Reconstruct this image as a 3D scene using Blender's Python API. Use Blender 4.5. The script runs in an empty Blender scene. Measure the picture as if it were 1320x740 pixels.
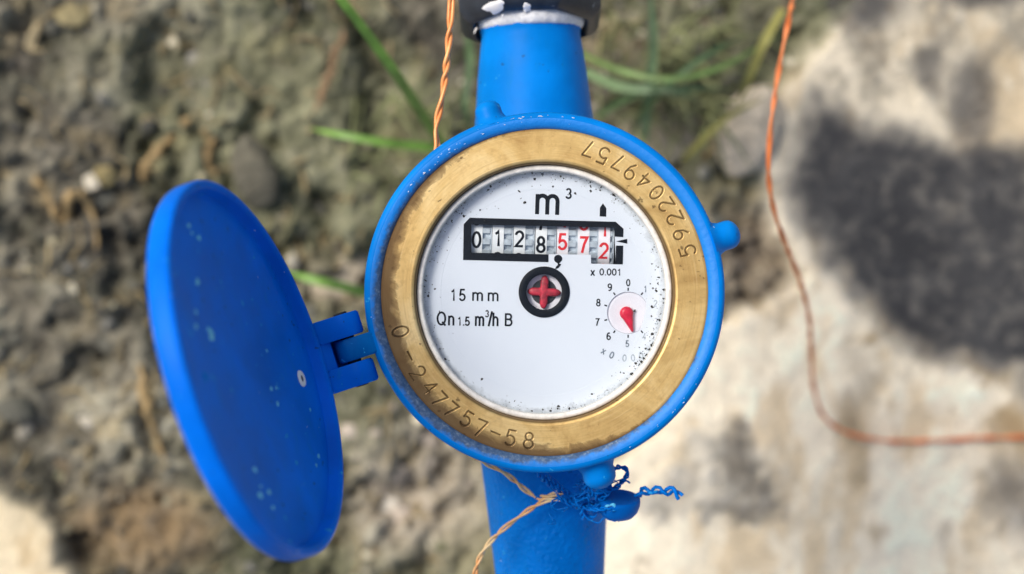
import bpy, bmesh, math, random
import numpy as np
from mathutils import Vector, Matrix
from mathutils.geometry import tessellate_polygon
random.seed(7)
rng = np.random.default_rng(7)
R = math.radians
MM = 0.001                      # everything below is authored in millimetres
D = 450.0                       # lens to rim plane
SC = 0.18                       # mm per photo pixel on the rim plane
scene = bpy.context.scene
COL = scene.collection

# ------------------------------------------------------------------ camera, sky, sun, exposure
cam_d = bpy.data.cameras.new('camera')
cam = bpy.data.objects.new('camera', cam_d)
COL.objects.link(cam)
cam.location = (0, 0, D*MM)
cam.rotation_euler = (0, 0, 0)                 # looks straight down
cam_d.sensor_width = 36
cam_d.lens = 36*D/(1320*SC)
cam_d.clip_start = 0.01
cam_d.clip_end = 100
cam_d.dof.use_dof = True
cam_d.dof.focus_distance = (D+3)*MM
cam_d.dof.aperture_fstop = cam_d.lens/9.6
cam_d.dof.aperture_blades = 7
scene.camera = cam

SUN_EL, SUN_AZ = 50.0, 146.0                   # azimuth counted from +X (photo right) towards +Y (photo top)
world = bpy.data.worlds.new('World')
scene.world = world
world.use_nodes = True
wn = world.node_tree
bg = wn.nodes['Background']
sky = wn.nodes.new('ShaderNodeTexSky')
sky.sky_type = 'NISHITA'
sky.sun_disc = False
sky.sun_elevation = R(SUN_EL)
sky.sun_rotation = R(90-SUN_AZ)
sky.air_density = 1.0
sky.dust_density = 4.0
sky.ozone_density = 1.0
wn.links.new(sky.outputs[0], bg.inputs[0])
bg.inputs[1].default_value = 0.07
sun_d = bpy.data.lights.new('sun', 'SUN')
sun_d.energy = 1.5
sun_d.angle = R(26)
sun_d.color = (1.0, 0.95, 0.88)
sun = bpy.data.objects.new('sun', sun_d)
COL.objects.link(sun)
sv = Vector((math.cos(R(SUN_EL))*math.cos(R(SUN_AZ)), math.cos(R(SUN_EL))*math.sin(R(SUN_AZ)), math.sin(R(SUN_EL))))
sun.rotation_euler = sv.to_track_quat('Z', 'Y').to_euler()
sun.location = sv*2
scene.view_settings.view_transform = 'Standard'
scene.view_settings.look = 'None'
scene.view_settings.exposure = 0.97
scene.view_settings.gamma = 1
scene.view_settings.use_curve_mapping = False
scene.cycles.max_bounces = 8
scene.cycles.transparent_max_bounces = 12

# ------------------------------------------------------------------ helpers
def pt(px, py, z=0.0):
    """a spot of the photograph at height z, in mm"""
    k = SC*(D-z)/D
    return np.array([(px-660)*k, (370-py)*k, z])

def lin(r, g, b):
    f = lambda c: (c/255/12.92) if c/255 <= .04045 else ((c/255+.055)/1.055)**2.4
    return (f(r), f(g), f(b), 1)

def linv(a):
    a = np.asarray(a, float)/255
    return np.where(a <= .04045, a/12.92, ((a+.055)/1.055)**2.4)

class NT:
    """small wrapper for building a material's nodes"""
    def __init__(self, name):
        self.m = bpy.data.materials.new(name)
        self.m.use_nodes = True
        self.t = self.m.node_tree
        self.b = self.t.nodes['Principled BSDF']
        self.out = self.t.nodes['Material Output']
        self.tc = None
    def n(self, kind, **kw):
        o = self.t.nodes.new('ShaderNode'+kind)
        for k, v in kw.items(): setattr(o, k, v)
        return o
    def l(self, a, b): self.t.links.new(a, b)
    def co(self):
        if not self.tc: self.tc = self.n('TexCoord')
        return self.tc.outputs['Object']
    def noise(self, scale, detail=4, rough=.55, dist=0.0, co=None):
        o = self.n('TexNoise')
        o.inputs['Scale'].default_value = scale; o.inputs['Detail'].default_value = detail
        o.inputs['Roughness'].default_value = rough; o.inputs['Distortion'].default_value = dist
        self.l(co or self.co(), o.inputs['Vector'])
        return o.outputs['Fac']
    def voro(self, scale, feat='F1'):
        o = self.n('TexVoronoi'); o.feature = feat
        o.inputs['Scale'].default_value = scale
        self.l(self.co(), o.inputs['Vector'])
        return o.outputs['Distance']
    def ramp(self, fac, stops, interp='LINEAR'):
        o = self.n('ValToRGB'); cr = o.color_ramp; cr.interpolation = interp
        while len(cr.elements) < len(stops): cr.elements.new(.5)
        for e, (p, c) in zip(cr.elements, stops):
            e.position = p; e.color = c if not isinstance(c, (int, float)) else (c, c, c, 1)
        self.l(fac, o.inputs[0])
        return o.outputs[0]
    def mix(self, fac, a, b, mode='MIX'):
        o = self.n('Mix', data_type='RGBA', blend_type=mode)
        for i, v in ((0, fac), (6, a), (7, b)):
            if isinstance(v, (int, float, tuple)): o.inputs[i].default_value = v
            else: self.l(v, o.inputs[i])
        return o.outputs[2]
    def math(self, op, a, b=0.0):
        o = self.n('Math', operation=op)
        for i, v in ((0, a), (1, b)):
            if isinstance(v, (int, float)): o.inputs[i].default_value = v
            else: self.l(v, o.inputs[i])
        return o.outputs[0]
    def bump(self, h, strength=.2, dist=.0005):
        o = self.n('Bump'); o.inputs['Strength'].default_value = strength; o.inputs['Distance'].default_value = dist
        self.l(h, o.inputs['Height']); self.l(o.outputs[0], self.b.inputs['Normal'])
    def set(self, **kw):
        for k, v in kw.items():
            i = self.b.inputs[k.replace('_', ' ')]
            if isinstance(v, (int, float, tuple)): i.default_value = v
            else: self.l(v, i)
        return self

def plain(name, col, rough=.5, var=.12, scale=400, metal=0.0, bump=.05):
    t = NT(name)
    n = t.noise(scale, 5)
    c2 = tuple(min(1, c*(1+var)) for c in col[:3])+(1,); c1 = tuple(c*(1-var) for c in col[:3])+(1,)
    t.set(Base_Color=t.ramp(n, [(.3, c1), (.7, c2)]), Roughness=rough, Metallic=metal)
    if bump: t.bump(n, bump)
    return t.m

# --- materials
def blue_paint(name, base, wear=.69, rough=.40, bumps=.25, bscale=260):
    t = NT(name)
    big = t.noise(60, 3)
    c1 = tuple(c*.80 for c in base)+(1,); c2 = tuple(min(1, c*1.12) for c in base)+(1,)
    col = t.ramp(big, [(.3, c1), (.7, c2)])
    fleck = t.ramp(t.noise(330, 3, .6), [(wear, 0.0), (wear+.035, 1.0)])
    col = t.mix(fleck, col, (.03, .34, .72, 1))
    mp = t.n('Mapping'); mp.inputs['Scale'].default_value = (1.0, .22, 1.0); mp.inputs['Rotation'].default_value = (.3, .2, .5); t.l(t.co(), mp.inputs['Vector'])
    scuff = t.ramp(t.noise(420, 5, .75, .6, co=mp.outputs[0]), [(.56, 0.0), (.74, .42)])
    col = t.mix(scuff, col, (.006, .20, .50, 1))
    rare = t.ramp(t.noise(720, 2, .5), [(.775, 0.0), (.785, .8)])
    col = t.mix(rare, col, (.62, .70, .76, 1))
    dk = t.ramp(t.noise(520, 2, .5, co=None), [(.26, 1.0), (.29, 0.0)])
    col = t.mix(t.math('MULTIPLY', dk, .55), col, (.02, .035, .06, 1))
    t.set(Base_Color=col, Roughness=t.ramp(big, [(.3, rough-.07), (.7, rough+.1)]))
    t.b.inputs['Specular IOR Level'].default_value = .06
    t.bump(t.noise(bscale, 4, .5), bumps, .0006)
    return t.m
M = {}
BL = (.0002, .202, .66)
M['blue'] = blue_paint('blue_paint', BL)
M['blue_lid'] = blue_paint('blue_lid_paint', (.0002, .155, .76), wear=.68, rough=.40, bumps=.14, bscale=110)
M['blue_rough'] = blue_paint('blue_hammered_paint', (.0002, .195, .70), wear=.69, rough=.33, bumps=1.0, bscale=850)
# blue paint worn to dusty grey on the inner chamfer of the rim, mostly where hands and water reach (left and lower side)
t = NT('worn_blue_paint')
sep = t.n('SeparateXYZ'); t.l(t.co(), sep.inputs[0])
side = t.math('ADD', t.math('MULTIPLY', sep.outputs[0], -13.0), t.math('MULTIPLY', sep.outputs[1], -12.0))
n1 = t.noise(260, 6, .7)
vl = t.n('VectorMath', operation='LENGTH'); cxy = t.n('CombineXYZ'); t.l(sep.outputs[0], cxy.inputs[0]); t.l(sep.outputs[1], cxy.inputs[1]); t.l(cxy.outputs[0], vl.inputs[0])
inner = t.math('MULTIPLY', t.math('SUBTRACT', .0392, vl.outputs['Value']), 420.0)
fac = t.math('ADD', t.math('ADD', side, inner), t.math('MULTIPLY', t.math('SUBTRACT', n1, .5), 1.9))
fac = t.ramp(fac, [(.05, 0.0), (.5, 1.0)])
dust = t.ramp(t.noise(900, 4, .7), [(.35, lin(44, 56, 72)), (.55, lin(78, 92, 104)), (.7, lin(128, 138, 140))])
t.set(Base_Color=t.mix(t.math('MULTIPLY', fac, .82), BL+(1,), dust), Roughness=.55)
t.bump(t.noise(700, 5, .6), .4, .0004)
M['blue_worn'] = t.m
# brass
t = NT('old_brass')
sep = t.n('SeparateXYZ'); t.l(t.co(), sep.inputs[0])
att = t.n('Attribute', attribute_name='groove')
n1 = t.noise(58, 6, .62, .9); n2 = t.noise(520, 5, .65)
col = t.ramp(n1, [(.25, lin(172, 134, 74)), (.48, lin(216, 182, 116)), (.75, lin(240, 214, 156))])
vq = t.n('VectorMath', operation='LENGTH'); cq = t.n('CombineXYZ'); t.l(sep.outputs[0], cq.inputs[0]); t.l(sep.outputs[1], cq.inputs[1]); t.l(cq.outputs[0], vq.inputs[0])
ang_ = t.math('ARCTAN2', sep.outputs[1], sep.outputs[0])
ck = t.n('CombineXYZ'); t.l(t.math('MULTIPLY', vq.outputs['Value'], 2600.0), ck.inputs[0]); t.l(t.math('MULTIPLY', ang_, 2.2), ck.inputs[1])
lines = t.noise(1.0, 4, .6, co=ck.outputs[0])
col = t.mix(t.ramp(lines, [(.30, .22), (.52, 0.0)]), col, lin(150, 114, 62))
col = t.mix(t.ramp(lines, [(.55, 0.0), (.78, .2)]), col, lin(246, 228, 180))
col = t.mix(t.ramp(n2, [(.3, .3), (.5, 0.0)]), col, lin(140, 104, 56))
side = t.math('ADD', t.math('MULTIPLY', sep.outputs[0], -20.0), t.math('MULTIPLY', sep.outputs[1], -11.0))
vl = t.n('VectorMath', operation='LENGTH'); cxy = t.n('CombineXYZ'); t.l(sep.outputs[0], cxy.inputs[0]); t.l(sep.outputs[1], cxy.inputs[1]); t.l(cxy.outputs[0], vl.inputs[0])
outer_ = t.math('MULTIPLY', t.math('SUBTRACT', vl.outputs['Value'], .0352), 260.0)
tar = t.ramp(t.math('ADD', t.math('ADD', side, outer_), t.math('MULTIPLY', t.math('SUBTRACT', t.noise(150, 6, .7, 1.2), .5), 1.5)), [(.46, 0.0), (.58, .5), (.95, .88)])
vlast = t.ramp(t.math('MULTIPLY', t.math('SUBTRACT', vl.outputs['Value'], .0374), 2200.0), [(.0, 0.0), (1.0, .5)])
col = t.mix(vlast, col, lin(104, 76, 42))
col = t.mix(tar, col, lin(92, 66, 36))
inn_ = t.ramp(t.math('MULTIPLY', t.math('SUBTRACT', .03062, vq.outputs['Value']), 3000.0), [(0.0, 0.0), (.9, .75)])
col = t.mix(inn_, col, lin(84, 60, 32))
spot = t.ramp(t.noise(430, 3, .5), [(.68, 0.0), (.72, .7)])
col = t.mix(spot, col, lin(80, 58, 30))
col = t.mix(att.outputs['Fac'], col, lin(70, 50, 26))
t.set(Base_Color=col, Metallic=.5, Roughness=t.ramp(n2, [(.3, .52), (.7, .38)]))
t.bump(t.math('ADD', t.math('MULTIPLY', n2, .5), lines), .12, .0003)
M['brass'] = t.m
# dial face: white plastic, dirty towards the edge
t = NT('dial_white')
ln = t.n('VectorMath', operation='LENGTH')
att = t.n('Attribute', attribute_name='rad')
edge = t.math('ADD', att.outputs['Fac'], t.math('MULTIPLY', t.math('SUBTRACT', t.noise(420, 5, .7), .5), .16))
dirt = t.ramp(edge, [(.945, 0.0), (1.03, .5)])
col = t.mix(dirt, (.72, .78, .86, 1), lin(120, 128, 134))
t.set(Base_Color=col, Roughness=.4)
M['dial'] = t.m
M['ink'] = plain('black_ink', (.005, .008, .013), .5, .3, 900, bump=0)
M['ink'].node_tree.nodes['Principled BSDF'].inputs['Specular IOR Level'].default_value = .12
M['ink_fogged'] = plain('fogged_ink', (.17, .21, .26), .5, .5, 1500, bump=0)  # haze of the fogged glass put into the ink colour
M['ink_fogged'].node_tree.nodes['Principled BSDF'].inputs['Specular IOR Level'].default_value = .12
M['ink_faint'] = plain('pale_fogged_ink', (.42, .48, .54), .5, .25, 1500, bump=0)  # thicker glass haze, likewise put into a paler ink colour
M['ink_faint'].node_tree.nodes['Principled BSDF'].inputs['Specular IOR Level'].default_value = .12
M['red_ink'] = plain('red_ink', (.72, .035, .045), .45, .15, 900, bump=0)
M['red_ink'].node_tree.nodes['Principled BSDF'].inputs['Specular IOR Level'].default_value = .12
M['red_plastic'] = plain('red_plastic', (.62, .012, .045), .35, .2, 500)
M['red_dusty'] = plain('dusty_red_plastic', (.42, .018, .04), .5, .6, 700)
M['drum'] = plain('drum_white', (.80, .84, .86), .4, .08, 500, bump=0)
M['drum_pink'] = plain('drum_pale', (.84, .82, .86), .4, .08, 500, bump=0)
M['gear'] = plain('gear_grey', (.46, .53, .59), .35, .25, 600, bump=0)
M['dark'] = plain('dark_cavity', (.02, .025, .03), .6, .2, 300)
M['gasket'] = plain('cream_gasket', (.80, .77, .70), .5, .16, 700)
M['disc'] = plain('pointer_disc_white', (.80, .80, .86), .3, .04, 500, bump=0)
M['speck'] = plain('black_grime', (.02, .018, .015), .7, .5, 900)
M['nut'] = None
t = NT('black_plastic')
n1 = t.noise(140, 5, .6)
col = t.ramp(n1, [(.3, (.006, .008, .012, 1)), (.7, (.028, .036, .050, 1))])
fl = t.ramp(t.noise(420, 3, .6), [(.66, 0.0), (.71, .5)])
t.set(Base_Color=t.mix(fl, col, (.35, .38, .42, 1)), Roughness=.42)
t.bump(t.noise(300, 5, .6), .25, .0006)
M['nut'] = t.m
M['white_paint'] = plain('white_paint', (.86, .85, .84), .5, .06, 500)
M['tape'] = plain('white_sealing_tape', (.80, .80, .79), .65, .14, 900, bump=.4)
M['copper'] = None
def wire_mat(name, a, b, metal):
    t = NT(name)
    n = t.noise(140, 4, .6)
    col = t.ramp(n, [(.3, a), (.6, b)])
    t.set(Base_Color=col, Metallic=metal, Roughness=.36)
    return t.m
M['copper'] = wire_mat('bare_copper', lin(236, 154, 76), lin(255, 224, 166), .0)
M['orange'] = wire_mat('orange_enamel', lin(214, 112, 40), lin(240, 168, 104), .1)
M['rust'] = wire_mat('orange_red_enamel', lin(206, 104, 44), lin(232, 138, 80), .0)
M['wire_blue'] = blue_paint('painted_wire_blue', (.0003, .17, .62), rough=.28, wear=.62, bumps=.3)
M['seal'] = blue_paint('seal_blue', (.0004, .13, .52), wear=.72, bumps=.1)
M['lichen'] = plain('pale_scrape', (.72, .76, .78), .6, .2, 800)
# glass: clear pane, reflecting by angle, a little dusty
t = NT('clear_glass')
tr = t.n('BsdfTransparent'); gl = t.n('BsdfGlossy'); fr = t.n('Fresnel'); mx = t.n('MixShader')
fr.inputs['IOR'].default_value = 1.28
gl.inputs['Roughness'].default_value = .03
tr.inputs['Color'].default_value = (.985, .99, .99, 1)
t.l(fr.outputs[0], mx.inputs[0]); t.l(tr.outputs[0], mx.inputs[1]); t.l(gl.outputs[0], mx.inputs[2])
t.l(mx.outputs[0], t.out.inputs[0])
M['glass'] = t.m

# --- mesh helpers
def mk(name, verts, faces, mat, parent=None, smooth=True, sharp=35, at=None):
    """link one mesh object; verts in mm (scene frame). Objects get their origin at `at` (or at the parent's base)."""
    v = np.asarray(verts, float)
    org = np.zeros(3)
    if parent is not None:
        org = np.array(parent['_o'])
    elif at is not None:
        org = np.asarray(at, float)
    me = bpy.data.meshes.new(name)
    me.from_pydata([tuple(x) for x in (v-org)*MM], [], [tuple(int(i) for i in f) for f in faces])
    for m_ in (mat if isinstance(mat, (list, tuple)) else [mat]): me.materials.append(m_)
    bm = bmesh.new(); bm.from_mesh(me); bmesh.ops.recalc_face_normals(bm, faces=bm.faces); bm.to_mesh(me); bm.free()
    if smooth:
        me.polygons.foreach_set('use_smooth', [True]*len(me.polygons))
        me.set_sharp_from_angle(angle=R(sharp))
    o = bpy.data.objects.new(name, me)
    COL.objects.link(o)
    o['_o'] = [float(x) for x in org]
    if parent is not None: o.parent = parent
    else: o.location = Vector(org)*MM
    return o

def tag(o, label, cat=None, group=None, kind=None):
    if label: o['label'] = label
    if cat: o['category'] = cat
    if group: o['group'] = group
    if kind: o['kind'] = kind
    return o

def empty(name, at, label, cat, group=None):
    o = bpy.data.objects.new(name, None); COL.objects.link(o)
    o.empty_display_size = .01
    o.location = Vector(at)*MM
    o['_o'] = [float(x) for x in at]
    return tag(o, label, cat, group)

class Mesh:
    def __init__(self): self.v = []; self.f = []; self.mi = []
    def add(self, v, f):
        o = len(self.v); self.v += [tuple(x) for x in v]; self.f += [tuple(i+o for i in q) for q in f]
        return self

def frame(origin, ax, up):
    ax = np.array(ax, float); ax /= np.linalg.norm(ax)
    up = np.array(up, float); up -= ax*up.dot(ax); up /= np.linalg.norm(up)
    return np.array(origin, float), up, np.cross(ax, up), ax

def lathe(profile, n=96, origin=(0, 0, 0), ax=(0, 0, 1), up=(1, 0, 0), a0=0, a1=2*math.pi, shape=None):
    """profile of (radius, height along the axis)"""
    o, u, w, a = frame(origin, ax, up)
    full = abs(a1-a0-2*math.pi) < 1e-6
    th = np.linspace(a0, a1, n, endpoint=not full)
    V = []; F = []
    for r, h in profile:
        for q in th:
            rr = r*(shape(q) if shape else 1)
            V.append(o+rr*(math.cos(q)*u+math.sin(q)*w)+h*a)
    m = len(th)
    for i in range(len(profile)-1):
        for j in range(m if full else m-1):
            k = (j+1) % m
            F.append((i*m+j, i*m+k, (i+1)*m+k, (i+1)*m+j))
    return V, F

def capped(profile, **k):
    """lathe whose first and last rings are closed by an n-gon"""
    V, F = lathe(profile, **k); m = len(V)//len(profile)
    F = F+[tuple(range(m))[::-1], tuple(range(len(V)-m, len(V)))]
    return V, F

def smooth_path(P, n):
    """Catmull-Rom through points"""
    P = np.asarray(P, float); Q = np.vstack([2*P[0]-P[1], P, 2*P[-1]-P[-2]])
    out = []
    for i in range(len(P)-1):
        p0, p1, p2, p3 = Q[i:i+4]
        for s in np.linspace(0, 1, n, endpoint=False):
            out.append(.5*((2*p1)+(p2-p0)*s+(2*p0-5*p1+4*p2-p3)*s*s+(3*p1-p0-3*p2+p3)*s**3))
    out.append(P[-1])
    return np.array(out)

def frames(P):
    T = np.gradient(P, axis=0); T /= np.linalg.norm(T, axis=1)[:, None]+1e-12
    n = np.cross(T[0], [0.3, .2, 1.]); n /= np.linalg.norm(n)
    N = []
    for q in T:
        n = n-q*n.dot(q); n /= np.linalg.norm(n); N.append(n.copy())
    N = np.array(N)
    return T, N, np.cross(T, N)

def tube(P, rad, n=8):
    P = np.asarray(P, float); T, N, B = frames(P)
    r = np.broadcast_to(np.asarray(rad, float), (len(P),))
    V = []; F = []
    for i in range(len(P)):
        for j in range(n):
            a = 2*math.pi*j/n
            V.append(P[i]+r[i]*(math.cos(a)*N[i]+math.sin(a)*B[i]))
    for i in range(len(P)-1):
        for j in range(n):
            k = (j+1) % n
            F.append((i*n+j, i*n+k, (i+1)*n+k, (i+1)*n+j))
    F += [tuple(range(n))[::-1], tuple(range(len(V)-n, len(V)))]
    return V, F

def strands(P, off, pitch, count=2, phase=0, wob=0):
    """helical strands twisted round a path"""
    P = np.asarray(P, float)
    L = np.concatenate([[0], np.cumsum(np.linalg.norm(np.diff(P, axis=0), axis=1))])
    s = np.linspace(0, L[-1], max(8, int(L[-1]/pitch*12)))
    Q = np.stack([np.interp(s, L, P[:, i]) for i in range(3)], 1)
    T, N, B = frames(Q)
    ph = 2*math.pi*(s+wob*np.sin(s*.23)+.5*wob*np.sin(s*.61+1))/pitch+phase
    return [Q+off*(np.cos(ph+2*math.pi*c/count)[:, None]*N+np.sin(ph+2*math.pi*c/count)[:, None]*B) for c in range(count)]

def slab(loops, z0, z1, place=None):
    """solid from 2-D loops (first the outline, the others holes)"""
    tri = tessellate_polygon([[Vector((x, y, 0)) for x, y in l] for l in loops])
    flat = [p for l in loops for p in l]; n = len(flat)
    V = [(x, y, z1) for x, y in flat]+[(x, y, z0) for x, y in flat]
    F = [tuple(q) for q in tri]+[tuple(i+n for i in q[::-1]) for q in tri]
    o = 0
    for l in loops:
        m = len(l)
        for i in range(m):
            a, b = o+i, o+(i+1) % m
            F.append((a, b, b+n, a+n))
        o += m
    return V, F

def circ(cx, cy, r, n=64):
    return [(cx+r*math.cos(2*math.pi*i/n), cy+r*math.sin(2*math.pi*i/n)) for i in range(n)]

def arc(cx, cy, rx, ry, a, b, n=16):
    return [(cx+rx*math.cos(R(a+(b-a)*i/n)), cy+ry*math.sin(R(a+(b-a)*i/n))) for i in range(n+1)]
# plain grotesque letters drawn as centre lines (cap height 1): advance, strokes
GL = {
 '0': (.66, [arc(.27, .5, .23, .44, 0, 360, 32)]),
 '1': (.66, [[(.10, .74), (.22, .80), (.31, .94), (.31, 0)]]),
 '2': (.66, [arc(.27, .69, .225, .25, 170, -38, 18)+[(.05, .06), (.51, .06)]]),
 '3': (.66, [arc(.26, .715, .20, .225, 160, -80, 16), arc(.26, .28, .225, .225, 82, -165, 18)]),
 '4': (.66, [[(.38, 0), (.38, .93), (.03, .25), (.54, .25)]]),
 '5': (.66, [[(.48, .94), (.13, .94), (.08, .50)]+arc(.26, .31, .23, .26, 140, -160, 18)]),
 '6': (.66, [arc(.27, .30, .22, .25, 0, 360, 26), arc(.30, .46, .255, .47, 195, 62, 12)]),
 '7': (.66, [[(.04, .94), (.50, .94), (.32, .55), (.2, 0)]]),
 '8': (.66, [arc(.27, .715, .185, .225, 0, 360, 26), arc(.27, .275, .225, .23, 0, 360, 28)]),
 '9': (.66, [arc(.27, .69, .22, .25, 0, 360, 26), arc(.24, .54, .255, .48, 15, -118, 12)]),
 '.': (.28, [[(.1, .0), (.1, .13)]]),
 'm': (1.0, [[(.06, 0), (.06, .72)], [(.06, .40)]+arc(.24, .48, .18, .19, 180, 0, 12)[1:]+[(.42, 0)], [(.42, .40)]+arc(.60, .48, .18, .19, 180, 0, 12)[1:]+[(.78, 0)]]),
 'n': (.66, [[(.06, 0), (.06, .72)], [(.06, .38)]+arc(.25, .46, .19, .21, 180, 0, 12)[1:]+[(.44, 0)]]),
 'h': (.66, [[(.06, 0), (.06, 1.0)], [(.06, .38)]+arc(.25, .46, .19, .21, 180, 0, 12)[1:]+[(.44, 0)]]),
 'Q': (.88, [arc(.38, .5, .33, .45, 0, 360, 34), [(.45, .26), (.74, -.02)]]),
 'B': (.74, [[(.08, 0), (.08, 1)], [(.08, .94), (.32, .94)]+arc(.34, .735, .19, .205, 90, -90, 12)+[(.08, .53)], [(.32, .53)]+arc(.36, .295, .21, .235, 90, -90, 12)+[(.08, .06)]]),
 'x': (.62, [[(.06, .0), (.48, .70)], [(.06, .70), (.48, .0)]]),
 '/': (.40, [[(.0, -.04), (.26, 1.04)]]),
}
def text_mesh(s, h, wx=1.0, wt=.145):
    """stroke lettering as a flat mesh, capital height h (mm), centred on the origin"""
    adv = [GL[c][0] for c in s]; x0 = -(sum(adv)-.12)/2; V = []; F = []; lay = 0
    for c, a_ in zip(s, adv):
        for pl in GL[c][1]:
            P = np.array(pl, float); P[:, 0] = (P[:, 0]+x0)*wx; P[:, 1] -= .5
            P *= h; closed = len(P) > 3 and np.linalg.norm(P[0]-P[-1]) < 1e-6
            if closed: P = P[:-1]
            n = len(P)
            d = np.roll(P, -1, 0)-P
            if not closed: d[-1] = d[-2]
            d /= np.linalg.norm(d, axis=1)[:, None]
            pd_ = np.roll(d, 1, 0)
            if not closed: pd_[0] = d[0]
            n1_ = np.stack([-d[:, 1], d[:, 0]], 1); n0_ = np.stack([-pd_[:, 1], pd_[:, 0]], 1)
            mt_ = n1_+n0_; mt_ /= np.maximum((mt_*n1_).sum(1), .45)[:, None]
            o = len(V); z = .004*lay; lay += 1; w = wt*h/2
            for p, q in zip(P, mt_): V += [(p[0]+q[0]*w, p[1]+q[1]*w, z), (p[0]-q[0]*w, p[1]-q[1]*w, z)]
            for i in range(n if closed else n-1):
                k = (i+1) % n; F.append((o+2*i, o+2*i+1, o+2*k+1, o+2*k))
        x0 += a_
    return np.array(V), F

def bar(a, b, w, h, up=(0, 0, 1)):
    """box with chamfered long edges from a to b"""
    a = np.array(a, float); b = np.array(b, float)
    o, u, s, x = frame(a, b-a, up); L = np.linalg.norm(b-a); c = min(w, h)*.2
    pr = [(-w/2+c, -h/2), (w/2-c, -h/2), (w/2, -h/2+c), (w/2, h/2-c), (w/2-c, h/2), (-w/2+c, h/2), (-w/2, h/2-c), (-w/2, -h/2+c)]
    V = [o+q*s+r_*u+d*x for d in (0, L) for q, r_ in pr]
    F = [(i, (i+1) % 8, 8+(i+1) % 8, 8+i) for i in range(8)]+[tuple(range(8))[::-1], tuple(range(8, 16))]
    return V, F

# numpy noise
LAT = {}
def vnoise(x, y, seed):
    if seed not in LAT: LAT[seed] = np.random.default_rng(seed).random((257, 257))
    g = LAT[seed]
    xi = np.floor(x).astype(int); yi = np.floor(y).astype(int)
    fx = x-xi; fy = y-yi; fx = fx*fx*(3-2*fx); fy = fy*fy*(3-2*fy)
    a = g[xi % 257, yi % 257]; b = g[(xi+1) % 257, yi % 257]; c = g[xi % 257, (yi+1) % 257]; d = g[(xi+1) % 257, (yi+1) % 257]
    return (a*(1-fx)+b*fx)*(1-fy)+(c*(1-fx)+d*fx)*fy
def fbm(x, y, scale, seed, oct=4, gain=.55):
    s = 0; a = 1; n = 0
    for i in range(oct):
        s = s+a*vnoise(x/scale*2**i+13*i, y/scale*2**i+7*i, seed+i); n += a; a *= gain
    return s/n-.5
def sstep(a, b, x):
    q = np.clip((x-a)/(b-a), 0, 1); return q*q*(3-2*q)
def poly_sd(x, y, P):
    """signed distance to a polygon, positive inside"""
    P = np.asarray(P, float); d = np.full(x.shape, 1e18); ins = np.zeros(x.shape, bool)
    for i in range(len(P)):
        a = P[i-1]; b = P[i]; e = b-a
        q = np.clip(((x-a[0])*e[0]+(y-a[1])*e[1])/e.dot(e), 0, 1)
        d = np.minimum(d, (x-a[0]-q*e[0])**2+(y-a[1]-q*e[1])**2)
        c = ((a[1] > y) != (b[1] > y)) & (x < (b[0]-a[0])*(y-a[1])/(b[1]-a[1]+1e-12)+a[0])
        ins ^= c
    d = np.sqrt(d)
    return np.where(ins, d, -d)
def color_attr(me, rgb, name='Col'):
    a = me.color_attributes.new(name, 'FLOAT_COLOR', 'POINT')
    a.data.foreach_set('color', np.hstack([rgb, np.ones((len(rgb), 1))]).astype(np.float32).ravel())

# ------------------------------------------------------------------ the ground
GZ = -200.0
KG = SC*(D-GZ)/D
def gpx(X, Y): return 660+X/KG, 370-Y/KG
def axis(h, step, far):
    c = np.arange(-h, h+.1, step); ext = []; s = step; p = h
    while p < far:
        s *= 1.25; p += s; ext.append(p)
    ext = np.array(ext)
    return np.concatenate([-ext[::-1], c, ext])
CONC = [(1135, -60), (1068, 30), (1020, 92), (985, 135), (930, 150), (925, 195), (985, 215), (1000, 300), (1030, 350), (985, 385), (915, 400), (880, 440), (860, 520), (790, 590), (640, 640), (650, 830), (700, 2600), (9000, 2600), (9000, -2600), (1300, -2600)]
CORNER = [(-4000, 590), (-30, 578), (-4, 606), (12, 640), (56, 652), (74, 690), (78, 722), (104, 748), (150, 790), (250, 2500), (-4000, 2500)]
DARK_PATCH = [(1003, 235), (1028, 150), (1046, 108), (1085, 128), (1120, 150), (1165, 160), (1235, 172), (1300, 165), (1420, 160), (1600, 300), (1500, 620), (1345, 570), (1300, 535), (1288, 490), (1240, 468), (1180, 470), (1130, 440), (1105, 390), (1062, 345), (1030, 300)]  # outline of the dark charcoal area in the concrete colour
FAN = [(880, 560), (935, 560), (962, 600), (1004, 640), (1000, 680), (950, 690), (890, 668), (840, 672), (800, 640), (850, 600)]
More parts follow.
